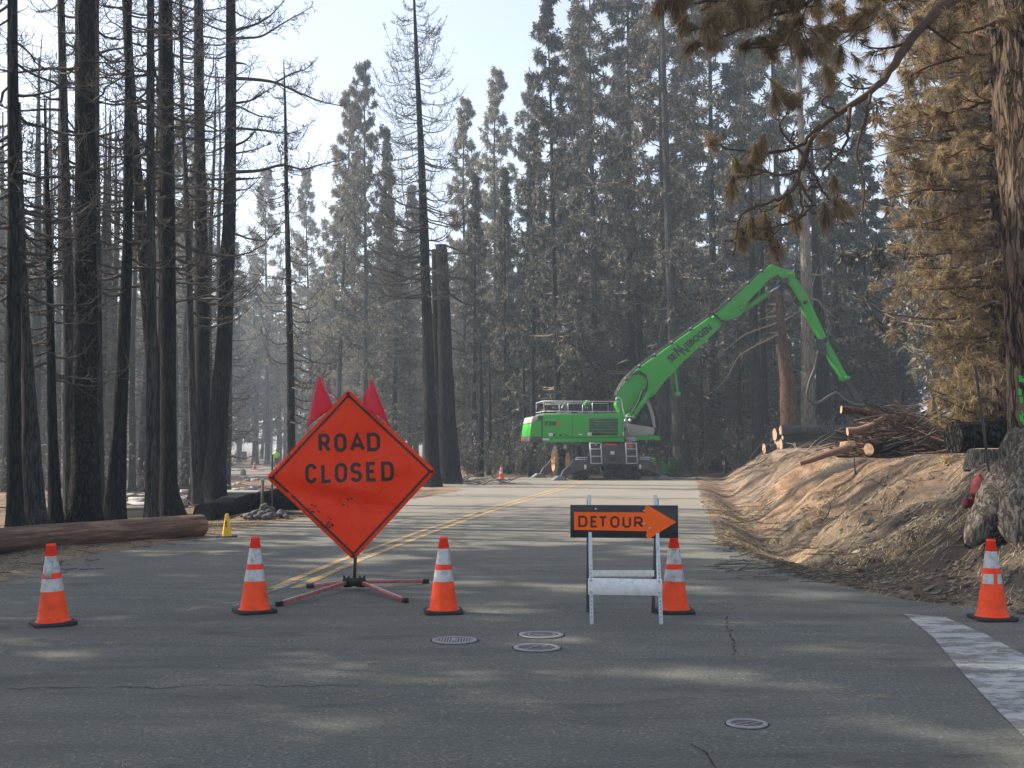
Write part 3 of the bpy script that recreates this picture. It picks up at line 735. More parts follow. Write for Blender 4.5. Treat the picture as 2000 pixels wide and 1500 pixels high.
hero('grey trunk just left of the thick plated pine', [(140, 1010), (136, 850), (134, 600), (126, 300), (119, 0)], [30, 26, 22, 18, 14], M_chargrey, d=27.5, crown=cr(5, 2.6, 55), top_ext=8, seed=4, rough=0.04)
hero('thickest black pine trunk with plated bark at left', [(160, 1026), (165, 930), (166, 800), (167, 525), (166, 260), (166, 0)], [66, 54, 47, 41, 38, 34], M_charplate, k=40, rows=140, rough=0.09, flare=0.3, seed=5, crown=cr(9, 2.6, 30), top_ext=10)
hero('grey trunk peeping out right behind the thick plated pine', [(193, 1015), (191, 800), (189, 600), (187, 300)], [22, 20, 18, 15], M_chargrey, d=29, seed=6, top_ext=12, rough=0.04)
hero('trunk leaning right at its top with a foot left of the crossing pair', [(222, 1022), (232, 850), (243, 640), (250, 450), (251, 250), (250, 120)], [40, 28, 23, 19, 16, 12], M_char, seed=7, crown=cr(5, 2.0, 25), top_ext=4, rough=0.07)
hero('dark trunk curving down to the right across its neighbour', [(331, 1006), (316, 880), (296, 680), (279, 480), (264, 300), (252, 120), (247, 0)], [52, 36, 27, 22, 20, 18, 17], M_char, seed=8, crown=cr(5, 2.6, 60), top_ext=8, rough=0.08, fluted=0.12)
hero('straight grey trunk right of the crossing pair', [(296, 1008), (296, 800), (295, 500), (294, 250), (294, 0)], [24, 20, 18, 16, 14], M_chargrey, d=27, seed=9, crown=cr(6, 2.4, 45), top_ext=8, rough=0.04)
hero('thick straight grey black trunk fourth from the road', [(330, 1002), (329, 800), (328, 500), (326, 250), (324, 0)], [34, 31, 29, 27, 25], M_char, d=28.5, seed=10, crown=cr(6, 2.8, 60), top_ext=9, rough=0.04)
hero('pale edged slim trunk partly hidden by the thick straight one', [(317, 990), (316, 700), (316, 400), (315, 0)], [20, 17, 15, 12], M_chargrey, d=31, seed=11, crown=cr(6, 2.2, 40), top_ext=8, rough=0.04)
hero('slim wavy trunk behind the joined pair', [(386, 975), (376, 800), (371, 600), (364, 380), (356, 200), (353, 0)], [20, 15, 13, 10, 8, 6], M_chargrey, d=33, seed=12, crown=cr(5, 2.2, 45), top_ext=3)
hero('left trunk of the pair joined at the foot', [(388, 985), (393, 880), (396, 700), (393, 450), (389, 200), (388, 0)], [38, 32, 27, 24, 20, 18], M_char, seed=13, crown=cr(6, 2.4, 50), top_ext=8, rough=0.07)
tR, axR, bR = hero('right trunk of the joined pair leaning out over the road side', [(412, 986), (424, 870), (436, 690), (446, 480), (451, 250), (451, 0)], [50, 38, 31, 27, 22, 18], M_char, seed=14, crown=cr(7, 2.2, 30), top_ext=8, rough=0.07, fluted=0.1)
def limb(t, base, d, pts, r0, mat=M_twig, seed=0, per=10, tl=0.3, name='limb', up=0.9, dz=None):
    P = []
    for i, q in enumerate(pts): 
        dd = d + (dz * i / (len(pts) - 1) if dz else 0)
        P.append(at(q[0], q[1], dd) - base)
    P = np.array([tuple(p) for p in P]); m = 14
    L = np.concatenate([[0], np.cumsum(np.linalg.norm(np.diff(P, axis=0), axis=1))]); t_ = np.linspace(0, L[-1], m)
    Q = np.stack([np.interp(t_, L, P[:, i]) for i in range(3)], -1); Q[1:-1] = (Q[:-2] + 2 * Q[1:-1] + Q[2:]) / 4
    R = r0 * (1 - 0.8 * np.linspace(0, 1, m)); r = np.random.RandomState(seed)
    b = Buf().tubes(Q[None], R[None], 6)
    if per:
        q2, r2 = twigs(Q[None], R[None], per * 2, tl * 1.1, r=r, t0=0.25, up=up, m=8, hook=1.5, rmin=.007); b.tubes(q2, r2, 3)
        q3, r3 = twigs(q2, r2, 4, 0.7, r=r, m=6, up=up * 0.7, hook=1.5, rmin=.006); b.tubes(q3, r3, 3)
    return b.obj(name, mat, t, smooth=True), Q
dR = bR.y
for i, (pts, r0) in enumerate([
    ([(458, 60), (500, 48), (530, 30), (560, -5)], 0.045), ([(458, 75), (510, 73), (545, 50), (580, 30), (612, 12)], 0.04),
    ([(458, 153), (500, 155), (540, 160), (580, 180), (630, 200), (675, 208)], 0.055), ([(458, 202), (490, 197), (520, 178), (545, 165)], 0.04),
    ([(458, 250), (520, 255), (565, 262), (590, 252)], 0.045), ([(458, 285), (480, 275), (500, 255), (512, 228)], 0.04),
    ([(458, 300), (500, 292), (530, 280)], 0.03), ([(458, 336), (510, 334), (555, 318), (590, 335), (620, 322), (670, 312)], 0.055),
    ([(458, 350), (490, 349), (515, 346)], 0.05), ([(458, 122), (480, 125), (486, 130)], 0.045), ([(540, 160), (570, 143), (600, 135), (622, 110)], 0.03)]):
    limb(tR, bR, dR, pts, r0, seed=100 + i, per=9 if i not in (8, 9) else 0)
# slim bare sapling and the central cedar
tS, axS, bS = hero('slim bare conifer with a needle tuft at its tip behind the sign', [(571, 900), (567, 700), (563, 525), (559, 350), (557, 200), (554, 116)], [17, 14, 11, 8, 5, 1.5], M_char, d=40, seed=15, name='slim_burnt_conifer', k=12,
    crown=(2.5, 2.2, 70, dict(per=9, tl=0.35, rad=0.022, rise=-0.45, curl=0.85, shape=0.45)))
r = np.random.RandomState(99); pz = 9.6 + r.rand(70) * 2.6; ax_, ay_ = axS(pz); pp = np.stack([ax_, ay_, pz], -1) + r.randn(70, 3) * np.array([0.12, 0.12, 0.1])
b_ = Buf(); tufts(b_, pp, r.randn(70, 3), 7, 0.16, 0.03, r=r); b_.obj('needle_tuft', M_scorchdark, tS, kind='stuff')
def cedar_az(r, n): return r.rand(n) * 2 * PI
tC, axC, bC = hero('tall bare cedar with upswept curling twigs right of the sign', [(846, 950), (840, 800), (833, 600), (828, 440), (821, 260), (813, 100), (808, -20)], [30, 25, 20, 17, 12, 8, 4], M_char, d=47, seed=16, name='bare_cedar',
    crown=(7.5, 3.0, 130, dict(per=15, tl=0.36, rad=0.03, rise=-0.38, curl=0.78, shape=0.45)))
for i, (pts, r0) in enumerate([
    ([(835, 498), (800, 505), (765, 495), (735, 470)], 0.05), ([(838, 545), (800, 545), (760, 530), (715, 520), (690, 500)], 0.055),
    ([(838, 580), (800, 583), (755, 575), (710, 600), (690, 618)], 0.06), ([(835, 450), (800, 450), (760, 425), (730, 400)], 0.045),
    ([(832, 410), (790, 402), (755, 380), (722, 345)], 0.04)]):
    limb(tC, bC, 47, pts, r0, seed=140 + i, per=14, up=0.5)
# broken double stub
base = gt(880, 946); t = thing('broken_trunk', 'broken off double burnt trunk with snapped top beside the road', 'tree', base); ds = base.y
loc = [at(x, y, ds) - base for x, y in ((880, 948), (873, 800), (868, 650), (862, 478))]; loc[0].z = -0.15
trunk_buf(loc, [0.5 * w_ * ds / F for w_ in (44, 32, 27, 22)], k=20, rows=60, rough=0.07, flare=0.25, seed=31, fluted=0.1).obj('trunk', M_char, t, smooth=True)
loc = [at(x, y, ds + 0.1) - base for x, y in ((866, 948), (857, 800), (852, 650), (848, 487))]; loc[0].z = -0.15
trunk_buf(loc, [0.5 * w_ * ds / F for w_ in (24, 18, 14, 10)], k=14, rows=50, rough=0.07, seed=32).obj('split_trunk', M_char, t, smooth=True)
for i, (pts, r0) in enumerate([
    ([(872, 480), (905, 492), (925, 505), (940, 525)], 0.05), ([(872, 540), (905, 545), (940, 545), (962, 535)], 0.055), ([(874, 572), (905, 592), (945, 602), (980, 628)], 0.06),
    ([(874, 640), (895, 650), (910, 662)], 0.04), ([(876, 678), (900, 685), (922, 694)], 0.05), ([(866, 595), (850, 590), (868, 605), (860, 620)], 0.03)]):
    limb(t, base, ds, pts, r0, seed=160 + i, per=6 if i < 3 else 3, up=0.3, mat=M_twig)

# trunks behind the boom
def plaintrunk(label, pts, widths, d, mat, seed, crown=None, top_ext=None, name='burnt_tree'):
    return hero(label, pts, widths, mat, d=d, k=14, rows=40, rough=0.05, flare=0.3, seed=seed, crown=crown, top_ext=top_ext, name=name)
plaintrunk('dark twin trunk left of the reddish broken snag', [(1483, 862), (1478, 760), (1472, 640), (1470, 560)], [26, 20, 17, 15], 60, M_char, 41, top_ext=6)
plaintrunk('slim dark trunk beside the twin behind the boom', [(1497, 862), (1494, 760), (1490, 600)], [14, 12, 10], 62, M_char, 42, top_ext=7)
tsn, axn, bsn = plaintrunk('reddish snag with a snapped top and pale broken limbs', [(1545, 850), (1539, 760), (1530, 680), (1524, 620), (1520, 570)], [40, 30, 23, 18, 15], 58, M_redbark, 43)
for i, (pts, r0) in enumerate([([(1518, 630), (1490, 640), (1455, 652), (1420, 680), (1395, 700), (1388, 718)], 0.05), ([(1520, 653), (1495, 665), (1470, 678), (1440, 695), (1425, 730), (1405, 755), (1382, 772)], 0.06),
    ([(1515, 595), (1500, 594)], 0.05), ([(1515, 605), (1503, 609)], 0.06), ([(1516, 617), (1490, 622), (1480, 625)], 0.06), ([(1532, 625), (1545, 618), (1565, 606)], 0.05), ([(1518, 650), (1495, 650), (1490, 655)], 0.05), ([(1532, 585), (1548, 588), (1560, 570)], 0.03)]):
    limb(tsn, bsn, 57.6, pts, r0, seed=180 + i, per=3 if i < 2 else 0, mat=M_twigpale, up=-0.4)
tpl, axp, bpl = plaintrunk('pale grey straight trunk behind the boom stick', [(1578, 840), (1578, 700), (1576, 560), (1570, 400), (1562, 200)], [30, 25, 22, 17, 12], 60, M_palebark, 44, top_ext=8)
for i, (pts, r0) in enumerate([([(1584, 584), (1600, 586), (1606, 600), (1620, 610), (1632, 622), (1640, 622)], 0.05), ([(1586, 498), (1596, 496)], 0.05), ([(1586, 536), (1612, 538)], 0.05), ([(1584, 650), (1594, 655)], 0.06), ([(1586, 560), (1590, 545), (1598, 520)], 0.03)]):
    limb(tpl, bpl, 59.6, pts, r0, seed=200 + i, per=2 if i == 0 else 0, mat=M_twigpale, up=-0.3)
plaintrunk('thick black trunk right behind the hanging hose', [(1610, 840), (1608, 760), (1602, 660), (1596, 560)], [34, 27, 23, 18], 61, M_char, 45, top_ext=8)
plaintrunk('black trunk directly right of the machine cab', [(1335, 905), (1322, 780), (1312, 600), (1304, 400), (1296, 150)], [36, 24, 19, 15, 11], 61, M_chargrey, 46, crown=(6, 2.4, 50, dict(per=7, rad=0.03, shape=0.3)), top_ext=7)
plaintrunk('dark tree trunk seen between the machine body and wheels', [(1262, 930), (1258, 860), (1252, 760)], [34, 26, 18], 64, M_char, 47, top_ext=9)
for i, (px, w_) in enumerate([(938, 13), (955, 9), (994, 8), (1015, 8), (1040, 16), (1022, 10), (1370, 9), (1403, 8), (1443, 12), (1515, 9)]):
    d_ = 62 + 3 * (i % 4); z = tz(at(px, HOR, d_).x, d_)
    b = at(px, HOR, d_); b.z = z - 0.1; tt = thing('burnt_pole_trunk', 'thin dead trunk at the shadowy edge of the wood', 'tree', b, group='thin dead trunks at the wood edge')
    trunk_buf([(0, 0, 0), (0.05, 0, 3), (0, 0, 7)], [w_ / 2 * d_ / F, w_ / 2.4 * d_ / F, 0.03], k=8, rows=16, rough=0.05, flare=0.3, seed=i).obj('trunk', M_char, tt, smooth=True)
# smoke-grey far trunks at left
for i in range(30):
    px = -30 + 620 * (i + r5.random()) / 30; d_ = r5.uniform(60, 140) if px < 380 else r5.uniform(150, 200); b = at(px, HOR, d_); b.z = tz(b.x, d_) - 0.1; H = r5.uniform(14, 24)
    tt = thing('distant_burnt_trunk', 'straight grey trunk standing in the smoky clearing at left', 'tree', b, group='grey trunks in the smoky clearing')
    r_ = r5.uniform(0.14, 0.3)
    trunk_buf([(0, 0, 0), (r5.gauss(0, 0.15), 0, H * 0.5), (r5.gauss(0, 0.2), 0, H)], [r_, r_ * 0.75, 0.04], k=9, rows=16, rough=0.05, flare=0.5, seed=i + 60).obj('trunk', M_chargrey if i % 2 else M_char, tt, smooth=True)
for i in range(26):
    px = 1890 + 900 * (i + r5.random()) / 26; d = r5.uniform(58, 130); top = r5.uniform(-60, 380)
    place_px(protos[r5.choice([0, 1, 2, 4])], px, top, d, 'scorched conifer of the wood going on behind the big right pine', 'conifers of the wood behind the right pine', r5.uniform(0.9, 1.2))
for i, (x, y) in enumerate([(15, 24), (19, 33), (13.5, 36), (24, 28), (23, 42), (17, 46), (30, 36)]):
    place(protos[(i * 2) % 5], (x, y, tz(x, y) - .1), 20 + 2 * (i % 3), 'scorched conifer on the bank top out past the big right pine', 'conifers on the right bank top')
# thicket at the wood edge
def sapling(seed):
    r = np.random.RandomState(seed); t = thing('dead_sapling', 'x', 'sapling')
    b = Buf(); H = 2.2
    P, R = branches(straight, r.rand(9) * 0.3, np.full(9, 0.8) * (0.4 + r.rand(9)), r.rand(9) * 6.28, np.full(9, 0.018), 1.6, 0.6, m=7, wob=0.15, r=r)
    b.tubes(P, R, 3); Q, QR = twigs(P, R, 7, 0.45, r=r, up=0.6, rmin=0.004); b.tubes(Q, QR, 3)
    b.obj('stems', M_twig, t, kind='stuff'); l = Buf()
    k_ = r.rand(len(Q)) < 0.7; tufts(l, Q[k_, 3], Q[k_, 3] - Q[k_, 2], 5, 0.16, 0.07, r=r); l.obj('leaves', M_scorch, t, kind='stuff'); return t
saps = [sapling(301), sapling(302)]; first = [True, True]
for i in range(90):
    px = (885 + 720 * r5.random()); d_ = r5.uniform(60.5, 70); p = at(px, HOR, d_); loc = (p.x, d_, tz(p.x, d_) - 0.05); k_ = i % 2; s = r5.uniform(0.6, 1.5)
    lab = 'leafless scorched sapling in the thicket behind the machine'; grp = 'scorched saplings along the wood edge'
    if first[k_]:
        o = saps[k_]; first[k_] = False; o.location = loc; o['label'] = lab; o['group'] = grp
    else: o = dup(saps[k_], loc, (0, 0, r5.random() * 6), lab, grp, s)
for i in range(34):
    px = -20 + 470 * r5.random(); d_ = r5.uniform(34, 95); p = at(px, HOR, d_)
    dup(saps[i % 2], (p.x, d_, tz(p.x, d_)), (0, 0, r5.random() * 6), 'low scorched brush on the burnt ground between the left trunks', 'low brush between the left trunks', 0.4 + r5.random() * .7)
for i in range(16):
    px = 560 + 200 * r5.random(); d_ = r5.uniform(110, 150); p = at(px, HOR, d_)
    dup(saps[i % 2], (p.x, d_, tz(p.x, d_)), (0, 0, r5.random() * 6), 'tan scorched shrub beside the distant road worker', 'tan shrubs near the distant worker', 1.5 + r5.random() * 1.4)

# ---------------------------------------------------------------- trees off to the left that shade the junction
for i, (x, y, H, k_, ws) in enumerate([(-17.5, 22.5, 25, 4, 1.2), (-14.5, 13.5, 24, 3, 1.25), (-21, 16.5, 27, 3, 1.3), (-15.5, 8.5, 22, 2, 1.2), (-24, 10.5, 27, 3, 1.4), (-17, 3, 24, 3, 1.3), (-24, 21, 29, 3, 1.2), (-20, 11.5, 26, 4, 1.2), (-27, 5.5, 28, 3, 1.2)]):
    place(protos[k_], (x, y, tz(x, y) - 0.1), H, 'needled pine out of the picture at left shading the junction', 'pines shading the junction', wscale=ws)

# ---------------------------------------------------------------- material handler (big green grabber machine)
HD = 57.4; HP = F / HD
HB = at(1172, HOR, HD); HB.z = 0.0
Hm = thing('material_handler', 'green long boomed material handler parked across the road end', 'machine', HB)
YAW = math.radians(6.5)
def hp(px, py):      # point of the machine's mid plane seen at this place
    t = (px - 1000) / F; x = (HD * t - HB.x) / (math.cos(YAW) - t * math.sin(YAW))
    return (x, CAMH - (py - HOR) * (HD + x * math.sin(YAW)) / F)
def c1(cx, cy): return hp(1000 + cx / 5.882, 740 + cy / 5.882)
def c4(cx, cy): return hp(1000 + cx * .375, 480 + cy * .375)
def c1_(cx, cy): return ((1000 + cx / 5.882 - 1172) / HP, (939 - (740 + cy / 5.882)) / HP)
def c4_(cx, cy): return ((1000 + cx * .375 - 1172) / HP, (939 - (480 + cy * .375)) / HP)
YAW = math.radians(6.5)
UR = (0, 0, YAW)
def up(name, buf, mat, bevel=0.0, parent=Hm, **kw):
    return buf.obj(name, mat, parent, bevel=bevel, rot=UR if parent is Hm else None, **kw)
def pr(poly, y0, y1, f=c1): return Buf().prism([f(*p) for p in poly], y0, y1)
def bx(cx0, cy0, cx1, cy1, y0, y1, f=c1):
    a = f(cx0, cy1); b = f(cx1, cy0); return Buf().box((a[0], y0, a[1]), (b[0], y1, b[1]))
FY = -1.45
body = up('body', pr([(296, 430), (312, 418), (1205, 408), (1215, 425), (1216, 672), (296, 680)], FY, 1.45), M_mgreen, 0.04)
up('lower_frame', pr([(296, 682), (1216, 674), (1216, 722), (1130, 728), (296, 730)], FY + 0.06, 1.4), M_mgreen, 0.02)
tail = up('counterweight', pr([(293, 480), (236, 484), (186, 516), (170, 520), (158, 600), (157, 668), (293, 672)], FY - 0.01, 1.46), M_mgreen, 0.05)
up('counterweight_cap', pr([(293, 430), (250, 431), (196, 441), (186, 452), (171, 516), (186, 513), (236, 481), (293, 478)], FY - 0.01, 1.46), M_mlight, 0.03)
up('counterweight_corner', pr([(293, 428), (252, 429), (247, 478), (293, 476)], FY - 0.03, FY + 0.25), M_mgrey, 0.02)
bump_ = up('rear_bumper', pr([(293, 674), (156, 670), (154, 716), (172, 736), (293, 734)], FY - 0.02, 1.46), M_mgrey, 0.03)
a = c1(156, 695)
up('tail_lamp', Buf().box((a[0] - 0.03, -1.36, a[1] - 0.07), (a[0] + 0.02, -1.1, a[1] + 0.07)), M_red, 0.01)
up('tail_lamp', Buf().box((a[0] - 0.03, 1.1, a[1] - 0.07), (a[0] + 0.02, 1.36, a[1] + 0.07)), M_red, 0.01)
for cx in (299, 635, 1192):
    up('panel_joint', bx(cx - 2, 425, cx + 2, 672, FY - 0.004, FY + 0.02), M_mblack)
up('grille_recess', bx(824, 463, 1145, 650, FY - 0.004, FY + 0.02), M_mblack)
for i in range(6):
    y0 = 466 + i * 31
    up('louver', bx(828 if i < 5 else 968, y0, 1143, y0 + 24, FY - 0.012, FY + 0.02), M_mgrey)
b_ = Buf()
for i in range(1, 6): b_.merge(bx(826, 459 + i * 31 + 1, 1145, 466 + i * 31 - 1, FY - 0.03, FY))
up('grille_bars', b_, M_mgreen)
for (x0, y0, x1, y1, m_) in ((370, 625, 416, 662, M_sticker), (418, 640, 447, 660, M_mblack), (488, 640, 518, 660, M_mblack), (806, 620, 852, 655, M_sticker), (855, 632, 884, 652, M_mblack), (924, 630, 954, 652, M_mblack), (1198, 615, 1212, 662, M_sticker), (302, 684, 376, 708, M_sticker), (706, 636, 750, 648, M_sticker)):
    up('sticker', bx(x0, y0, x1, y1, FY - 0.01, FY + 0.06), m_)
up('deck_plate', pr([(315, 405), (1180, 396), (1180, 412), (315, 421)], -1.35, 1.35), M_mdeck)
def rail(pts, r=0.025): return Buf().tube(pts, r, 6)
zt, zm, zb = c1(0, 266)[1], c1(0, 300)[1], c1(0, 380)[1]; zd = c1(0, 420)[1]
x0, x1 = c1(320, 0)[0], c1(1165, 0)[0]
for y in (-1.33, 1.3):
    up('hand_rail', rail([(x0, y, zd), (x0, y, zt), (x1, y, zt), (x1, y, zd)]), M_mrail, smooth=True)
    up('mid_rail', rail([(x0, y, zb), (x1, y, zb)], 0.02), M_mrail, smooth=True)
    for cx in (592, 866): up('rail_post', rail([(c1(cx, 0)[0], y, zd), (c1(cx, 0)[0], y, zt)], 0.022), M_mrail, smooth=True)
up('hand_rail', rail([(x0, -1.33, zt), (x0, 1.3, zt)]), M_mrail); up('mid_rail', rail([(x0 + .1, -1.0, zm), (c1(600, 0)[0], -1.0, zm)], 0.02), M_mrail)
up('mid_rail', rail([(x0, -1.33, zb), (x0, 1.3, zb)], 0.02), M_mrail)
up('roof_hatch', bx(330, 255, 462, 280, -0.3, 0.5), M_mlight, 0.02)
up('air_filter', bx(612, 290, 778, 372, -0.6, 0.3), M_mblack, 0.08); up('air_filter_foot', bx(675, 370, 735, 400, -0.4, 0.1), M_mblack)
up('exhaust_box', bx(340, 350, 485, 400, -0.8, 0.4), M_mblack, 0.05)
a = c1(570, 330); up('intake_pipe', Buf().tube([(a[0] + .3, -0.2, a[1] + .05), (a[0] + .05, -0.2, a[1] + .08), (a[0] - .02, -0.2, a[1] - .05), (a[0], -0.2, a[1] - 0.25)], 0.07, 8), M_mdeck, smooth=True)
up('tank_box', bx(806, 275, 866, 305, -0.8, -0.3), M_mgreen, 0.02); up('tank_cap', bx(820, 253, 866, 276, -0.75, -0.4), M_mlight, 0.02)
for q in range(3):
    a = c1(800 + q * 30, 350); up('deck_hose', Buf().tube([(a[0], -0.5 + q * .2, zd), (a[0] + .05, -0.5 + q * .2, a[1] + 0.15), (a[0] + .3, -0.5 + q * .2, a[1] + 0.18), (a[0] + .5, -0.5 + q * .2, zd)], 0.035, 6), M_mblack, smooth=True)
# cab on the far side
cabg = pr([(1392, 512), (1440, 400), (1512, 282), (1556, 276), (1600, 380), (1640, 550)], 0.42, 1.40)
up('cab_glass', cabg, M_glass)
up('cab_base', pr([(1240, 440), (1262, 455), (1380, 515), (1640, 556), (1660, 575), (1655, 640), (1640, 652), (1300, 662), (1252, 640)], 0.38, 1.44), M_mlight, 0.03)
up('cab_frame', pr([(1500, 245), (1575, 225), (1606, 250), (1655, 420), (1676, 560), (1645, 556), (1612, 400), (1570, 268), (1515, 282)], 0.38, 0.48), M_mlight, 0.01)
up('cab_frame', pr([(1500, 245), (1575, 225), (1606, 250), (1655, 420), (1676, 560), (1645, 556), (1612, 400), (1570, 268), (1515, 282)], 1.34, 1.44), M_mlight, 0.01)
up('cab_roof', pr([(1500, 247), (1525, 228), (1590, 220), (1606, 236), (1600, 252)], 0.38, 1.44), M_mlight, 0.01)
up('cab_rear_post', pr([(1500, 280), (1515, 284), (1396, 520), (1378, 515)], 0.40, 0.50), M_mblack)
up('cab_guard', Buf().tube([(c1(x, y)[0], 0.36, c1(x, y)[1]) for x, y in ((1598, 205), (1640, 290), (1680, 400), (1705, 500), (1708, 590), (1690, 640), (1650, 655))], 0.07, 8), M_mblack, smooth=True)
up('cab_seat', pr([(1470, 540), (1475, 440), (1500, 440), (1505, 500), (1560, 510), (1560, 545)], 0.7, 1.1), M_mblack, 0.03)
up('cab_platform', pr([(1255, 664), (1700, 652), (1700, 700), (1420, 710), (1330, 712)], 0.1, 1.46), M_mgreen, 0.02)
up('cab_skirt', pr([(1262, 672), (1400, 668), (1424, 712), (1345, 724), (1300, 705)], -0.2, 0.1), M_mlight, 0.01)
up('cab_hand_rail', Buf().tube([(c1(x, y)[0], 0.3, c1(x, y)[1]) for x, y in ((1355, 470), (1372, 560), (1400, 595), (1480, 598))], 0.022, 6), M_mrail, smooth=True)
a = c1(1430, 470)
up('control_seat_cover', pr([(1405, 500), (1412, 430), (1430, 400), (1450, 420), (1462, 500)], 0.75, 1.0), M_hiviz, 0.03)
# front hand rail rising from the body
up('front_grab_rail', Buf().tube([(c1(x, y)[0], -1.3, c1(x, y)[1]) for x, y in ((1130, 262), (1135, 235), (1160, 225), (1188, 240), (1215, 380), (1240, 480), (1265, 560), (1270, 620))], 0.03, 7), M_mrail, smooth=True)
up('front_step', Buf().tube([(c1(x, y)[0], -1.1, c1(x, y)[1]) for x, y in ((1230, 445), (1340, 442))], 0.03, 6), M_mrail, smooth=True)
up('pivot_block', pr([(1216, 640), (1262, 560), (1295, 560), (1300, 640), (1250, 690), (1216, 700)], -0.9, 0.1), M_mdeck, 0.03)
# boom
bl = [(560, 884), (535, 830), (545, 770), (585, 705), (645, 648), (1030, 372), (1052, 388), (1082, 425), (880, 612), (838, 660), (790, 705), (740, 772), (700, 800), (625, 866)]
up('lower_boom', pr(bl, -0.32, 0.32, c4), M_mgreen, 0.02)
bu = [(1040, 378), (1060, 350), (1335, 108), (1352, 96), (1400, 116), (1448, 128), (1474, 138), (1470, 156), (1440, 170), (1400, 168), (1384, 152), (1340, 172), (1290, 228), (1222, 296), (1216, 325), (1190, 362), (1136, 386), (1092, 398), (1082, 422)]
up('upper_boom', pr(bu, -0.28, 0.28, c4), M_mgreen, 0.02)
stick = up('stick', pr([(1398, 150), (1425, 138), (1474, 158), (1502, 200), (1538, 262), (1602, 402), (1660, 530), (1738, 676), (1755, 682), (1757, 694), (1722, 708), (1712, 700), (1710, 686), (1660, 600), (1612, 500), (1570, 420), (1536, 362), (1500, 290), (1456, 215), (1420, 185)], -0.2, 0.2, c4), M_mgreen, 0.015)
up('stick_underplate', pr([(1430, 200), (1455, 215), (1500, 292), (1500, 318), (1470, 275)], -0.12, 0.12, c4), M_mblack)
up('dark_stick_end', pr([(1730, 702), (1757, 692), (1800, 780), (1838, 830), (1815, 832), (1780, 800)], -0.13, 0.13, c4), M_mblack, 0.01)
for (cx, cy, r_) in ((1418, 186, .17), (1190, 330, .1), (1525, 295, .09), (1448, 150, .1), (1735, 690, .1)):
    a = c4(cx, cy); up('pivot_pin', Buf().lathe([(0, -0.38), (r_, -0.38), (r_, 0.38), (0, 0.38)], 14, (a[0], 0, a[1]), 'Y'), M_mblack if cx in (1418, 1525) else M_mgreen, smooth=False)
def cyl(a_, b_, y, r0, r1, split, f=c4):
    a = Vector((f(*a_)[0], y, f(*a_)[1])); b = Vector((f(*b_)[0], y, f(*b_)[1])); m = a.lerp(b, split)
    cy = up('hydraulic_cylinder', Buf().tube([a, m], r0, 12), M_mgreen, smooth=True)
    rd = Buf().tube([m, b], r1, 10).obj('cylinder_rod', M_chrome, cy, smooth=True)
    cl_ = Buf().tube([m - (b - a).normalized() * 0.08, m + (b - a).normalized() * 0.06], r0 * 1.15, 12).obj('cylinder_gland', M_mgreen, cy)
for y in (-0.48, 0.48): cyl((706, 764), (592, 925), y, 0.13, 0.07, 0.80)
cyl((1214, 332), (1412, 196), -0.0, 0.13, 0.065, 0.62)
a = c4(706, 762); up('boom_pin_boss', Buf().lathe([(0, -0.56), (.13, -0.56), (.13, 0.56), (0, 0.56)], 16, (a[0], 0, a[1]), 'Y'), M_mgreen)
up('boom_stay', Buf().bar((c4(846, 650)[0], -0.1, c4(846, 650)[1]), (c4(862, 772)[0], -0.1, c4(862, 772)[1]), 0.12, 0.09), M_mgreen, 0.01)
up('boom_stay_eye', Buf().lathe([(0, -.1), (.12, -.1), (.12, .1), (0, .1)], 12, (c4(862, 772)[0], -0.1, c4(862, 772)[1]), 'Y'), M_mgreen)
tp = [(530, 812), (545, 770), (583, 703), (642, 645), (830, 508), (1028, 368), (1060, 348), (1200, 224), (1335, 104)]
for i in range(4):
    up('boom_hose', Buf().tube([(c4(x - 2, y)[0], -0.28 + i * .16, c4(x, y - 3 - (i % 2) * 5 + rnd.random() * 3)[1]) for x, y in tp], 0.032, 6), M_mblack, smooth=True)
for cx, cy in ((590, 700), (660, 632), (740, 574), (830, 508), (930, 437), (1130, 284), (1230, 196), (1300, 134)):
    up('hose_bracket', bx(cx - 4, cy - 12, cx + 4, cy + 6, -0.34, 0.34, c4), M_mblack)
for i, off in enumerate((0, 12, 24)):
    up('hose_loop', Buf().tube([(c4(x + off * .4, y + off * .6)[0], -0.36 - i * .03, c4(x, y + off * .7)[1]) for x, y in ((1000, 352), (1030, 346), (1056, 362), (1080, 388), (1110, 398), (1160, 392), (1200, 372))], 0.03, 6), M_mblack, smooth=True)
    up('hose_loop', Buf().tube([(c4(x, y + off * .6)[0], -0.38 - i * .03, c4(x, y + off * .6)[1]) for x, y in ((590, 690), (620, 660), (655, 655), (690, 675), (698, 710), (685, 755))], 0.025, 6), M_mblack, smooth=True)
for i in range(3):
    up('ram_hose', Buf().tube([(c1(x + i * 9, y)[0], -0.6 + i * .05, c1(x, y + i * 5)[1]) for x, y in ((1480, 120), (1455, 165), (1425, 260), (1380, 340), (1340, 400), (1330, 460))], 0.028, 6), M_mblack, smooth=True)
b_ = Buf()
for i in range(12): 
    a = c4(1585 + rnd.random() * 45, 485 + rnd.random() * 80); b_.box((a[0] - .12, -0.35, a[1] - .1), (a[0] + .1, 0.1, a[1] + .12), None)
up('valve_block', b_, M_mblack, 0.02)
for i in range(2):
    up('grapple_hose', Buf().tube([(c4(x + i * 8, y)[0], -0.3 + i * .12, c4(x, y + i * 7)[1]) for x, y in ((1600, 520), (1582, 560), (1566, 640), (1540, 700), (1524, 760), (1532, 800), (1566, 822), (1600, 810), (1640, 780), (1680, 762), (1720, 800), (1770, 826), (1830, 830))], 0.045, 7), M_steeldark if i == 0 else M_mblack, smooth=True)
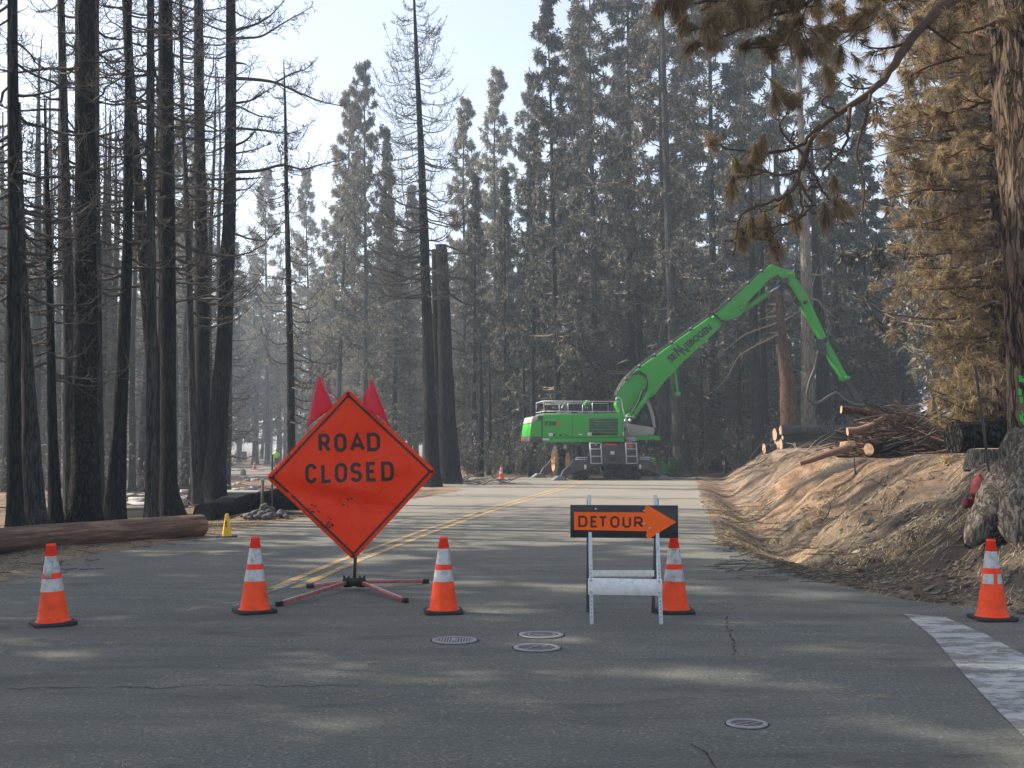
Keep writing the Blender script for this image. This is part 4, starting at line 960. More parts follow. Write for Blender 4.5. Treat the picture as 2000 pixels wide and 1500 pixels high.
# cast panel outline on upper boom
up('boom_casting', Buf().tube([(c4(x, y)[0], -0.29, c4(x, y)[1]) for x, y in ((1130, 340), (1160, 325), (1185, 310), (1192, 285), (1200, 300), (1212, 322))], 0.022, 5), M_mgreen, smooth=True)

def text_bm(s, bold=0.0, spacing=1.0):
    cu = bpy.data.curves.new('lettering', 'FONT'); cu.body = s; cu.size = 1; cu.offset = bold; cu.space_character = spacing; cu.resolution_u = 6
    o = bpy.data.objects.new('lettering', cu); C.objects.link(o)
    dg = bpy.context.evaluated_depsgraph_get(); me = o.evaluated_get(dg).to_mesh()
    bm = bmesh.new(); bm.from_mesh(me); o.evaluated_get(dg).to_mesh_clear(); bpy.data.objects.remove(o); bpy.data.curves.remove(cu)
    xs = [v.co.x for v in bm.verts]; ys_ = [v.co.y for v in bm.verts]; a, b, c, d = min(xs), max(xs), min(ys_), max(ys_)
    for v in bm.verts: v.co.x = (v.co.x - a) / (b - a); v.co.y = (v.co.y - c) / (d - c)
    return bm
def slice_bm(bm, step, x0, x1, y0, y1):
    for ax_i, a, b in ((0, x0, x1), (1, y0, y1)):
        k = a + step
        while k < b:
            co = [0, 0, 0]; co[ax_i] = k; no = [0, 0, 0]; no[ax_i] = 1
            bmesh.ops.bisect_plane(bm, geom=bm.verts[:] + bm.edges[:] + bm.faces[:], plane_co=co, plane_no=no); k += step
def wall_text(s, org, xdir, w_, h_, y, bold=0.02, shear=0.0):
    """flat lettering in the XZ plane; org lower-left (x,z); xdir angle"""
    bm = text_bm(s, bold); ca, sa = math.cos(xdir), math.sin(xdir)
    for v in bm.verts:
        u = v.co.x * w_ + shear * v.co.y * h_; q = v.co.y * h_; v.co = (org[0] + u * ca - q * sa, y, org[1] + u * sa + q * ca)
    return Buf().bm(bm)
a = c4(820, 612); b = c4(1040, 437); ang = math.atan2(b[1] - a[1], b[0] - a[0]); LB = math.hypot(b[0] - a[0], b[1] - a[1])
hh = 37 * .375 / HP
def along(f, q=0.0): return (a[0] + math.cos(ang) * LB * f - math.sin(ang) * q, a[1] + math.sin(ang) * LB * f + math.cos(ang) * q)
up('boom_lettering', wall_text('SE', along(0.0), ang, LB * 0.165, hh, -0.326, 0.055), M_mblack)
up('boom_lettering', wall_text('N', along(0.185, hh * 0.0), ang, LB * 0.125, hh * 1.45, -0.326, 0.055), M_mblack)
up('boom_lettering', wall_text('N', along(0.285, -hh * 0.45), ang, LB * 0.125, hh * 1.45, -0.328, 0.03), M_mblack)
up('boom_lettering', wall_text('EBOGEN', along(0.43), ang, LB * 0.57, hh, -0.326, 0.055), M_mblack)
a = c1(316, 543); up('model_number', wall_text('738', a, 0, 135 / 5.882 / HP, 48 / 5.882 / HP, FY - 0.012, 0.035, 0.1), M_mblack)
a = c1(455, 543); up('model_letter', wall_text('E', a, 0, 45 / 5.882 / HP, 42 / 5.882 / HP, FY - 0.012, 0.04, 0.3), M_red)
a = c1(548, 660); up('small_lettering', wall_text('738 E', a, 0, 62 / 5.882 / HP, 14 / 5.882 / HP, FY - 0.012, 0.03), M_mblack)
# undercarriage, turned almost end on
UC = (c1(1015, 0)[0] , 0.3, 0); UA = (0, 0, math.radians(10.5))
def un(name, buf, mat, bevel=0.0, smooth=False, **kw): return buf.obj(name, mat, Hm, bevel=bevel, smooth=smooth, loc=UC, rot=UA, **kw)
def cu(cx, cy): return ((cx - 1080) / 5.882 / HP, (935.5 - 740 - cy / 5.882) / HP)
def pu(poly, y0, y1): return Buf().prism([cu(*p) for p in poly], y0, y1)
NY, FYY = -2.25, 2.35
un('chassis', pu([(820, 770), (1345, 770), (1345, 960), (820, 960)], NY + 0.1, FYY - 0.1), M_mgrey, 0.03)
un('slewing_ring', Buf().lathe([(0, 1.62), (0.95, 1.62), (0.95, 1.98), (0, 1.98)], 28, (0, -0.2, 0)), M_mblack)
un('front_plate', pu([(800, 765), (1358, 765), (1362, 1000), (1290, 985), (1180, 972), (1000, 972), (900, 985), (840, 1010), (800, 1000)], NY - 0.02, NY + 0.12), M_mgrey, 0.02)
Rl = [(1352, 850), (1400, 862), (1480, 925), (1600, 1008), (1660, 1090), (1680, 1128), (1640, 1128), (1560, 1065), (1470, 1040), (1352, 1020)]
Ll = [(2160 - x, y) for x, y in Rl]
Ll2 = [(808, 850), (770, 900), (690, 905), (630, 915), (590, 980), (520, 1040), (490, 1100), (452, 1150), (495, 1150), (560, 1110), (640, 1065), (808, 1020)]
for y0 in (NY - 0.05, FYY - 0.15):
    for P_ in (Rl, Ll2): un('outrigger', pu(P_, y0, y0 + 0.2), M_mgrey, 0.015)
    for fx in (1655, 478):
        x_, _ = cu(fx, 0)
        un('outrigger_foot', Buf().prism([(x_ - .36, 0.01), (x_ + .36, 0.01), (x_ + .12, 0.2), (x_ - .12, 0.2)], y0 - 0.22, y0 + 0.42), M_mdeck, 0.01)
for lx in (822, 1228):
    ld = un('ladder', Buf().bar((cu(lx - 10, 0)[0], NY - .16, cu(0, 738)[1]), (cu(lx, 0)[0], NY - .16, cu(0, 968)[1]), 0.05, 0.05).bar((cu(lx + 112, 0)[0], NY - .16, cu(0, 738)[1]), (cu(lx + 124, 0)[0], NY - .16, cu(0, 964)[1]), 0.05, 0.05), M_mrail)
    for cy in (742, 806, 886, 964): Buf().box((cu(lx - 6, 0)[0], NY - .2, cu(0, cy)[1] - .02), (cu(lx + 120, 0)[0], NY - .1, cu(0, cy)[1] + .02)).obj('rung', M_mrail, ld)
a = cu(1075, 904); un('tow_eye', Buf().lathe([(0, -.05), (.16, -.05), (.16, .02), (0, .02)], 16, (a[0], NY - .03, a[1]), 'Y'), M_mblack)
for cx, cy, w__ in ((1075, 850, .09), (1010, 858, .03), (1136, 858, .03)):
    a = cu(cx, cy); un('plate_mark', Buf().box((a[0] - w__, NY - .035, a[1] - w__ * .8), (a[0] + w__, NY - .01, a[1] + w__ * .8)), M_sticker if cx == 1075 else M_mblack)
for cx in (764, 1391):
    a = cu(cx, 1004); un('reflector', Buf().box((a[0] - .05, NY - .075, a[1] - .1), (a[0] + .05, NY - .04, a[1] + .1)), M_sticker)
a = cu(1270, 775); un('red_rag', Buf().box((a[0] - .12, NY - .1, a[1] - .1), (a[0] + .16, NY + .1, a[1] + .08)), M_red, 0.04)
a = cu(1080, 760); un('faded_cloth', Buf().box((a[0] - .35, NY - .05, a[1] - .02), (a[0] + .2, NY + .15, a[1] + .05)), M_flag, 0.03)
def wheel(sx, y):
    RW = 0.77; zc = 0.78
    xo = -1.86 if sx < 0 else 1.5
    ty = Buf(); 
    for q in range(2):
        xa = xo + (q * 0.5 if sx < 0 else -q * 0.5 - 0.42)
        ty.lathe([(0.45, xa), (0.62, xa + 0.01), (RW - .05, xa + 0.05), (RW, xa + .09), (RW, xa + .33), (RW - .05, xa + .37), (0.62, xa + .41), (0.45, xa + .42)], 30, (0, y, zc), 'X')
        for k in range(22):
            an = 2 * PI * k / 22
            for s_ in (0, 1):
                M = Matrix.Translation((0, y, zc)) @ Matrix.Rotation(an + s_ * .14, 4, 'X')
                ty.box((xa + .06 + s_ * .15, -0.06, RW - .02), (xa + .21 + s_ * .15, 0.06, RW + .035), M)
    t_ = un('tyre', ty, M_rubber, smooth=False)
    xf = xo - 0.005 if sx < 0 else xo + 0.005; s_ = 1 if sx < 0 else -1
    Buf().lathe([(0.46, xf), (0.42, xf + s_ * .02), (0.38, xf + s_ * .12), (0.14, xf + s_ * .12), (0.12, xf - s_ * .06), (0, xf - s_ * .06)], 24, (0, y, zc), 'X').obj('rim', M_rim, t_, smooth=True)
for sx in (-1, 1):
    for y in (-1.35, 1.75): wheel(sx, y)
for y in (-1.35, 1.75): un('axle', Buf().box((-1.3, y - .2, .6), (1.1, y + .2, 0.95)), M_mgrey, 0.05)
for sx, xx in ((-1, -1.5), (1, 1.45)):
    un('mudguard_step', Buf().box((xx - .25, NY - .1, cu(0, 925)[1]), (xx + .25, NY + .15, cu(0, 915)[1])).box((xx - .2, NY - .1, cu(0, 905)[1]), (xx + .3, NY + .15, cu(0, 895)[1])), M_mrail)

# ---------------------------------------------------------------- road closed sign
SB = gp(692, 1152); SD = SB.y; SP = F / SD
S = thing('road_closed_sign', 'large orange diamond fabric sign reading road closed on a cross stand', 'sign', SB)
SC = at(689, 926, SD) - SB; SR = 164.5 / SP
RT = math.radians(2.2)
def fold(a, b):
    c = -0.10 * SR / .95 - 0.22 * (a + SR * .6); u = (b - c) / 0.05
    f = 0.045 * np.tanh(u) * np.exp(-(u / 5.0) ** 2) * math.exp(-((a + 0.25) / 0.55) ** 2)
    f2 = 0.014 * math.exp(-((b - 0.1 + 0.1 * a) / 0.09) ** 2) * math.exp(-((a - 0.45) / 0.3) ** 2)
    return -f - f2 - 0.012 * math.cos(3 * a) - 0.01 * math.exp(-(a / 0.03) ** 2) + 0.006 * math.sin(7 * a + 4 * b) + 0.008 * math.sin(9 * b - 5 * a) * (abs(a) < 0.7)
def sign_map(a, b, lift):
    ca, sa = math.cos(RT), math.sin(RT)
    return (SC.x + a * ca - b * sa, -0.14 - fold(a, b) * 1.0 * -1 - lift, SC.z + a * sa + b * ca)
def diamond(R, rc, n=6):
    out = []
    for k in range(4):
        th = PI / 2 * k; cx, cy = (R - rc * math.sqrt(2)) * math.cos(th), (R - rc * math.sqrt(2)) * math.sin(th)
        for i in range(n + 1):
            an = th - PI / 4 + PI / 2 * i / n; out.append((cx + rc * math.cos(an), cy + rc * math.sin(an)))
    return out
def sheet(poly, lift, step=0.05, both=False):
    bm = bmesh.new(); bm.faces.new([bm.verts.new((x, y, 0)) for x, y in poly]); bm.normal_update(); slice_bm(bm, step, -SR, SR, -SR, SR)
    for v in bm.verts: v.co = sign_map(v.co.x, v.co.y, lift)
    return Buf().bm(bm)
pan = sheet(diamond(SR, 0.05), 0).obj('sign_panel', M_sign, S, smooth=True)
so = pan.modifiers.new('thick', 'SOLIDIFY'); so.thickness = 0.003; so.offset = 0
def ring(R0, R1, rc0, rc1, lift, mat, name):
    A_ = diamond(R0, rc0); B_ = diamond(R1, rc1); n = len(A_); V = []; Fc = []
    def dens(P):
        o = []
        for i in range(n):
            p, q = P[i], P[(i + 1) % n]; m = 14 if math.dist(p, q) > 0.2 else 1
            o += [(p[0] + (q[0] - p[0]) * j / m, p[1] + (q[1] - p[1]) * j / m) for j in range(m)]
        return o
    A_, B_ = dens(A_), dens(B_); m = min(len(A_), len(B_))
    V = [sign_map(x, y, lift) for x, y in A_] + [sign_map(x, y, lift) for x, y in B_]
    return Buf().add(V, [(i, (i + 1) % m, m + (i + 1) % m, m + i) for i in range(m)]).obj(name, mat, S)
ring(SR - 0.052, SR - 0.088, 0.035, 0.02, 0.006, M_black, 'border')
def sgp(px, py):
    x, y = (px - 689) / SP, (926 - py) / SP; ca, sa = math.cos(-RT), math.sin(-RT); return (x * ca - y * sa, x * sa + y * ca)
# 5x7 style strokes built as a rounded highway letter set
def letter(ch):
    """strokes on a 0..1 box: list of polylines"""
    def arc(cx, cy, rx, ry, a0, a1, n=9): return [(cx + rx * math.cos(math.radians(a0 + (a1 - a0) * i / n)), cy + ry * math.sin(math.radians(a0 + (a1 - a0) * i / n))) for i in range(n + 1)]
    return {
     'R': [[(0, 0), (0, 1), (0.6, 1)] + arc(0.6, 0.73, 0.34, 0.27, 90, -90)[1:] + [(0, 0.46)], [(0.5, 0.46), (1, 0)]],
     'O': [arc(0.5, 0.70, 0.5, 0.30, 0, 180) + arc(0.5, 0.30, 0.5, 0.30, 180, 360) + [(1, 0.70)]],
     'A': [[(0, 0), (0.5, 1), (1, 0)], [(0.17, 0.30), (0.83, 0.30)]],
     'D': [[(0, 0), (0, 1), (0.55, 1)] + arc(0.55, 0.68, 0.42, 0.32, 90, 0)[1:] + arc(0.55, 0.32, 0.42, 0.32, 0, -90) + [(0, 0)]],
     'C': [arc(0.5, 0.70, 0.5, 0.30, 15, 180) + arc(0.5, 0.30, 0.5, 0.30, 180, 345)],
     'L': [[(0, 1), (0, 0), (0.95, 0)]],
     'S': [arc(0.5, 0.74, 0.45, 0.26, 20, 180)[:-2] + arc(0.5, 0.74, 0.45, 0.24, 170, 265)[1:] + arc(0.5, 0.26, 0.47, 0.26, 80, -160)],
     'E': [[(0.9, 1), (0, 1), (0, 0), (0.95, 0)], [(0, 0.52), (0.75, 0.52)]],
     'T': [[(0, 1), (1, 1)], [(0.5, 1), (0.5, 0)]],
     'U': [[(0, 1), (0, 0.30)] + arc(0.5, 0.30, 0.5, 0.30, 180, 360) + [(1, 1)]]}[ch]
def stroke_mesh(polys, wd):
    """flat ribbon quads with mitred joints; list of (V, F)"""
    V = []; Fc = []
    for p in polys:
        closed = math.dist(p[0], p[-1]) < 1e-4; p = p[:-1] if closed else p; n = len(p)
        L = []; R_ = []
        for i in range(n):
            a = p[i - 1] if (i or closed) else None; b = p[(i + 1) % n] if (i < n - 1 or closed) else None; c = p[i]
            d1 = Vector((c[0] - a[0], c[1] - a[1])).normalized() if a else None; d2 = Vector((b[0] - c[0], b[1] - c[1])).normalized() if b else None
            d1 = d1 or d2; d2 = d2 or d1; n1 = Vector((-d1.y, d1.x)); n2 = Vector((-d2.y, d2.x)); mm = (n1 + n2)
            mm = mm.normalized() if mm.length > 1e-3 else n1; k = min(1.9, 1 / max(0.3, mm.dot(n1)))
            L.append((c[0] + mm.x * wd / 2 * k, c[1] + mm.y * wd / 2 * k)); R_.append((c[0] - mm.x * wd / 2 * k, c[1] - mm.y * wd / 2 * k))
        s0 = len(V); V += L + R_
        for i in range(n if closed else n - 1): j = (i + 1) % n; Fc.append((s0 + i, s0 + n + i, s0 + n + j, s0 + j))
    return V, Fc
def letter_bm(ch, x0, y0, w_, h_, wd):
    polys = [[(x0 + wd / 2 + px * (w_ - wd), y0 + wd / 2 + py * (h_ - wd)) for px, py in s] for s in letter(ch)]
    V, Fc = stroke_mesh(polys, wd); bm = bmesh.new(); vs = [bm.verts.new((x, y, 0)) for x, y in V]
    for f in Fc: bm.faces.new([vs[i] for i in f])
    return bm
for word, xs, py0, py1, slope in (('ROAD', [(627, 650), (657, 681), (687, 716), (720, 746)], 846, 882, -0.02), ('CLOSED', [(602, 625), (633, 655), (659, 683), (688, 712), (719, 741), (748, 773)], 903, 941, -0.03)):
    for ch, (xa, xb) in zip(word, xs):
        yc = (xa - 689) * slope
        p0 = sgp(xa, py1 + yc + (0.5 if word == 'ROAD' else 0)); p1 = sgp(xb, py0 + yc)
        h_ = (py1 - py0) / SP; w_ = (xb - xa) / SP
        bm = letter_bm(ch, p0[0], p0[1], w_, h_, 6.6 / SP); slice_bm(bm, 0.05, -SR, SR, -SR, SR)
        for k_, v in enumerate(bm.verts): v.co = sign_map(v.co.x, v.co.y, 0.007)
        Buf().bm(bm).obj('letter', M_black, S)
# scuffs
for cx, cy, n_s in ((612, 993, 12), (646, 1020, 16), (688, 980, 5), (578, 896, 3)):
    b_ = Buf()
    for i in range(n_s):
        a, b2 = sgp(cx + rnd.gauss(0, 9), cy + rnd.gauss(0, 5)); s_ = 0.006 + 0.014 * rnd.random()
        b_.add([sign_map(a - s_, b2 - s_ * .4, .008), sign_map(a + s_, b2 - s_ * .6, .008), sign_map(a + s_ * .7, b2 + s_ * .5, .008), sign_map(a - s_ * .5, b2 + s_ * .3, .008)], [(0, 1, 2, 3)])
    b_.obj('scuff_mark', M_black, S)
for (a, b2) in ((0, SR - .05), (0, -SR + .05), (SR - .05, 0), (-SR + .05, 0)):
    c = Vector(sign_map(a, b2, 0.01)); an = math.atan2(b2, a)
    Buf().lathe([(0, -.010), (.014, -.010), (.019, .003), (0, .003)], 14, c, 'Y').obj('corner_pocket', M_black, S)
# mast, hub and legs
Buf().bar((0.0, 0.0, 0.06), (SC.x + 0.035, -0.0, SC.z - SR + 0.02), 0.035, 0.035).obj('mast', M_metalblack, S, bevel=0.004)
ca, sa = math.cos(RT), math.sin(RT)
Buf().bar((SC.x + SR * sa, -0.03, SC.z - SR * ca), (SC.x - SR * sa * .97, -0.03, SC.z + SR * ca * .97), 0.025, 0.01).obj('cross_rib', M_metalblack, S)
Buf().bar((SC.x - SR * ca * .97, -0.035, SC.z - SR * sa), (SC.x + SR * ca * .97, -0.035, SC.z + SR * sa), 0.01, 0.025).obj('cross_rib', M_metalblack, S)
hub = Buf().box((-0.07, -0.06, 0.045), (0.07, 0.06, 0.14)).obj('hub', M_metalblack, S, bevel=0.012)
for sx in (-1, 1):
    for sy in (-1, 1): Buf().lathe([(0, -.03), (.035, -.03), (.035, .03), (0, .03)], 12, (sx * .085, sy * .05, .1), 'Y').obj('hinge_knuckle', M_metalblack, hub)
    Buf().prism([(sx*.03, .03), (sx*.12, .03), (sx*.13, .09), (sx*.12, .17), (sx*.09, .12), (sx*.06, .16), (sx*.03, .10)], -0.02, 0.02).obj('bracket', M_metalblack, hub)
for i, (ex, ey) in enumerate(((547, 1184), (609, 1149), (828, 1140), (790, 1177))):
    e = gp(ex, ey) - SB; e.z = 0.03; s_ = Vector((0.08 * (1 if e.x > 0 else -1), 0.03 * (1 if e.y > 0 else -1), 0.085))
    lg = Buf().bar(s_, e, 0.036, 0.036).obj('leg', M_metalred, S, bevel=0.003)
    d = (e - s_).normalized(); Buf().bar(e - d * 0.03, e + d * 0.06, 0.046, 0.05).obj('end_cap', M_metalblack, lg, bevel=0.004)
    Buf().bar(s_ + d * .01 + Vector((0, 0, .0195)), e - d * .03 + Vector((0, 0, .0195)), 0.012, 0.004).obj('edge_strip', M_steel, lg)
# flags: cloth folded over a short staff
def flag(top, left, right, mid, yb, hem):
    f = lambda p: Vector(((p[0] - 692) / SP, 0, at(0, p[1], SD).z - SB.z))
    T_, L2, R2, Md = f(top), f(left), f(right), f(mid)
    b = Buf(); n = 12; m_ = 10; V = []
    for i in range(n + 1):
        t_ = i / n; a = T_.lerp(L2, t_); c = T_.lerp(R2, t_); mm = T_.lerp(Md, t_)
        for j in range(m_ + 1):
            u = j / m_; p = a * (1 - u) ** 2 + mm * 2 * u * (1 - u) + c * u ** 2
            p.y = yb - 0.05 * t_ * math.sin(u * PI * 2.0 + 0.4) - 0.035 * t_ * math.sin(u * PI); V.append(tuple(p))
    b.add(V, [(i*(m_+1)+j, i*(m_+1)+j+1, (i+1)*(m_+1)+j+1, (i+1)*(m_+1)+j) for i in range(n) for j in range(m_)])
    o = b.obj('flag', M_flag, S, smooth=True); q = o.modifiers.new('thick', 'SOLIDIFY'); q.thickness = 0.003
    e = f(hem)
    Buf().tube([(T_.x, yb + 0.01, T_.z + .01), (e.x, yb + 0.02, e.z)], 0.006, 6).obj('staff', M_flag, o)
flag((620, 735), (597, 838), (650, 793), (624, 812), 0.0, (664, 790))
flag((727, 743), (713, 800), (765, 836), (740, 806), -0.175, (712, 798))
f2 = lambda p: ((p[0] - 692) / SP, p[2], at(0, p[1], SD).z - SB.z)
o = Buf().add([f2((727, 743, -0.17)), f2((708, 781, -.13)), f2((716, 800, -.16))], [(0, 1, 2)]).obj('flag_fold', M_flag, S); q = o.modifiers.new('thick', 'SOLIDIFY'); q.thickness = 0.003

# ---------------------------------------------------------------- traffic cones
def cone(loc, label, H=0.735, lean=(0, 0), rz=0.3, style=0, s=1.0):
    t = thing('traffic_cone', label, 'traffic cone', loc, (lean[0], lean[1], rz), group='orange traffic cones' if H else None, scale=s)
    hb = 0.035; b0, t0 = 0.142, 0.034
    def rad(z): return b0 + (t0 - b0) * (z - hb) / (H - hb)
    def fr(a, b, e=0.0, k=40):
        n = 8; return [(rad(a + (b - a) * i / n) + e, a + (b - a) * i / n) for i in range(n + 1)]
    # base plate with cut corners
    w_ = 0.185; c_ = 0.035; pts = [(w_, c_ - w_), (w_, w_ - c_), (w_ - c_, w_), (c_ - w_, w_), (-w_, w_ - c_), (-w_, c_ - w_), (c_ - w_, -w_), (w_ - c_, -w_)]
    bm = bmesh.new(); f = bm.faces.new([bm.verts.new((x, y, 0.001)) for x, y in pts]); r_ = bmesh.ops.extrude_face_region(bm, geom=[f])
    bmesh.ops.translate(bm, verts=[g for g in r_['geom'] if isinstance(g, bmesh.types.BMVert)], vec=(0, 0, 0.034)); bmesh.ops.recalc_face_normals(bm, faces=bm.faces[:])
    Buf().bm(bm).obj('base', M_rubber, t, bevel=0.008)
    Buf().lathe([(0.158, 0.033), (0.158, 0.04), (0.146, 0.047)] + fr(0.047, H * 0.86) + [(rad(H * .86), H * .865), (0.0, H * .865)], 40).obj('cone_body', M_cone, t, smooth=True)
    Buf().lathe([(rad(H * .86) + .002, H * .855), (rad(H * .86) + .006, H * .86), (0.040, H * .965), (0.044, H * .968), (0.044, H * .985), (0.038, H), (0.024, H), (0.022, H * .9), (0, H * .9)], 32).obj('cone_top', M_conetop, t, smooth=True)
    if style == 3:
        lo = Buf(); 
    Buf().lathe(fr(H * .645, H * .852, .0025), 40).obj('reflective_band', M_reflect, t, smooth=True)
    if style == 3:   # lower band torn and taped on
        an0 = math.radians(-150 - math.degrees(rz)); 
        for a0, a1, z0, z1, e in ((-165, -100, .452, .575, .007), (-78, 10, .455, .575, .003)):
            V = []; n = 10
            for zz_ in (z0, z1):
                for i in range(n + 1):
                    an = math.radians(a0 + (a1 - a0) * i / n) - rz; R_ = rad(H * zz_) + e; V.append((R_ * math.cos(an), R_ * math.sin(an), H * zz_))
            Buf().add(V, [(i, i + 1, n + 2 + i, n + 1 + i) for i in range(n)]).obj('torn_band', M_reflect, t, smooth=True)
    else:
        Buf().lathe(fr(H * .42, H * .575, .0025), 40).obj('reflective_band', M_reflect, t, smooth=True)
    Buf().lathe(fr(H * .58, H * .64, .004), 40).obj('ridge', M_conetop, t, smooth=True)
    if style == 1:   # peeling sleeve flap
        V = []
        for z, w__, e in ((.59, .03, .012), (.68, .032, .016), (.82, .022, .012)):
            R_ = rad(H * z) + e; V += [(-R_ * .75 - .01, -R_ * .7, H * z), (-R_ * .75 + w__ * 1.6, -R_ * .85 - .01, H * z)]
        o = Buf().add(V, [(0, 1, 3, 2), (2, 3, 5, 4)]).obj('peeled_sleeve', M_reflect, t); q = o.modifiers.new('thick', 'SOLIDIFY'); q.thickness = 0.002
    b_ = Buf(); r_ = random.Random(int(loc[0] * 100))
    for i in range(14):
        z = H * r_.choice([.44, .47, .52, .70, .74, .8]) ; an = -PI / 2 - rz + r_.uniform(-1, 1); e = 0.0045; da = r_.uniform(.02, .07); dz = r_.uniform(.004, .012)
        V = [((rad(zz_) + e) * math.cos(aa), (rad(zz_) + e) * math.sin(aa), zz_) for aa, zz_ in ((an, z), (an + da, z + dz * .3), (an + da * .7, z + dz), (an - da * .2, z + dz * .7))]
        b_.add(V, [(0, 1, 2, 3)])
    if style in (2, 4): b_.obj('scuff_mark', M_irondark, t)
    if style == 4:
        c = (rad(H * .83) + .004); o = Buf().add([(c * math.cos(a_), c * math.sin(a_), H * z_) for a_, z_ in ((-1.95 - rz, .84), (-1.35 - rz, .84), (-1.6 - rz, .76))], [(0, 1, 2)]).obj('dirt_stain', M_irondark, t)
    return t
cone(gp(104, 1220), 'leftmost orange cone, leaning, with its reflective sleeve peeling off', lean=(0, -0.045), rz=0.55, style=1)
cone(gp(497, 1196), 'orange cone with scuffed bands just left of the road closed sign stand', rz=0.5, style=2)
cone(gp(866, 1197), 'clean orange cone between the road closed sign and the detour sign', rz=0.12, style=0)
cone(gp(1317, 1196), 'orange cone standing behind the right leg of the detour sign', rz=0.0, style=4)
cone(gp(1938, 1210), 'rightmost orange cone with a torn lower band beside the white line', lean=(0, 0.0), rz=0.05, style=3, H=0.75)
p = gp(979, 937); cone(p, 'tiny distant orange cone at the bend left of the green machine', s=0.9)
p = gt(497, 922); cone(p, 'faraway red cone in the dirt clearing behind the sign left corner', s=1.4)
# yellow hazard cone
YB = gp(443, 1049); Y_ = thing('yellow_floor_cone', 'small yellow hazard cone with a black warning print by the log end', 'safety cone', YB)
Hy = 46 * YB.y / F; 
Buf().lathe([(0.11, 0.02), (0.085, 0.16), (0.045, Hy * .92), (0.032, Hy), (0, Hy)], 4).obj('body', M_ycone, Y_, rot=(0, 0, PI / 4 + .35), bevel=0.012)
Buf().box((-.17, -.12, 0.001), (.17, .12, .02)).obj('base', M_rubber, Y_, rot=(0, 0, .1))
nrm = 0.082
Buf().add([(-.022, -nrm - .012, .24), (.024, -nrm - .012, .24), (0.001, -nrm - .001, .31)], [(0, 1, 2)]).obj('warning_triangle', M_black, Y_)
for k, z in enumerate((.19, .215)): Buf().add([(-.024, -nrm - .018, z), (.026, -nrm - .018, z), (.026, -nrm - .015, z + .012), (-.024, -nrm - .015, z + .012)], [(0, 1, 2, 3)]).obj('print_line', M_black, Y_)

# ---------------------------------------------------------------- detour sign
DB = gp(1220, 1220); DD = DB.y; DP = F / DD
Dt = thing('detour_sign', 'black board with an orange detour arrow on a white legged barricade', 'sign', DB)
def dl(px, py, y=0.0): return Vector(((px - 1000) * (DD + y) / F - DB.x, y, at(px, py, DD + y).z))
for top, bot in (((1150.5, 967), (1154.5, 1219)), ((1279.5, 967), (1289, 1221))):
    a, b = dl(*bot, 0.0), dl(*top, 0.24); a.z = 0.0
    lg = Buf().bar(a, b, 0.032, 0.032).obj('front_leg', M_steel, Dt, bevel=0.002)
    b_ = Buf(); 
    for k in range(14):
        p = a.lerp(b, 0.06 + k * 0.03); b_.box((p.x - .005, p.y - .0185, p.z - .004), (p.x + .005, p.y - .015, p.z + .004))
    b_.obj('bolt_hole', M_black, lg)
for top, bot in (((1149, 975), (1147, 1195)), ((1282, 975), (1273, 1196))):
    yy = gp(*bot).y - DD
    a = dl(*bot, yy); a.z = 0.0; b = dl(top[0], top[1], 0.285)
    Buf().bar(a, b, 0.032, 0.032).obj('rear_leg', M_steeldark, Dt, bevel=0.002)
def board(x0, y0, x1, y1, y, th, mat, name, tilt=0.0, skew=0.0):
    a = dl(x0, y1, y); b = dl(x1, y0, y); s_ = skew
    o = Buf().prism([(a.x, a.z), (b.x, a.z - s_), (b.x, b.z - s_), (a.x, b.z)], y - th / 2, y + th / 2).obj(name, mat, Dt, bevel=0.002); return o
low = board(1147.5, 1129, 1291, 1161, 0.045, 0.018, M_whitewood, 'lower_rail', skew=0.012)
board(1155, 1114, 1276, 1126, 0.52, 0.018, M_whitewood, 'rear_rail')
pn = board(1113.5, 986, 1323, 1050, 0.16, 0.012, M_blackboard, 'sign_panel', skew=0.005)
yf = 0.16 - 0.0085
def dq(cx, cy): 
    px, py = 1050 + cx / 4.5457, 930 + cy / 4.5457
    v = dl(px, py, 0.16); return (v.x, v.z)
arrow = [(322, 318), (945, 322)] + [(948, 300), (945, 280), (955, 265), (975, 262), (995, 272)] + [(1226, 406)] + [(1010, 538), (990, 550), (968, 548), (954, 530), (962, 505), (960, 488)] + [(322, 476)]
Ah = [dq(1040, 405)] + [dq(*p) for p in arrow[2:-1]]; V = [(x, yf, z) for x, z in Ah]; nA = len(V)
Rq_ = [dq(322, 318), dq(962, 322), dq(962, 488), dq(322, 476)]
ab = Buf().add(V, [(0, i, i % (nA - 1) + 1) for i in range(1, nA)]); ab.add([(x, yf - .0003, z) for x, z in Rq_], [(0, 1, 2, 3)])
ab.obj('arrow', M_detour, Dt)
for ch, (xa, xb, ya, yb) in zip('DETOUR', [(358, 440, 452, 350), (466, 534, 456, 352), (537, 614, 455, 354), (640, 722, 458, 354), (748, 825, 459, 356), (850, 932, 459, 358)]):
    p0, p1 = dq(xa, ya), dq(xb, yb)
    bm = letter_bm(ch, p0[0], p0[1], p1[0] - p0[0], p1[1] - p0[1], 19 / 4.5457 / DP)
    for v in bm.verts: v.co = (v.co.x, yf - 0.002, v.co.y)
    Buf().bm(bm).obj('letter', M_brownprint, Dt)
for cx, cy in ((512, 290), (940, 306), (938, 423), (988, 461)): 
    q_ = dq(cx, cy); Buf().lathe([(0, -.006), (.008, -.004), (.01, .002), (0, .002)], 10, (q_[0], yf - .003, q_[1]), 'Y').obj('bolt', M_steel, Dt)
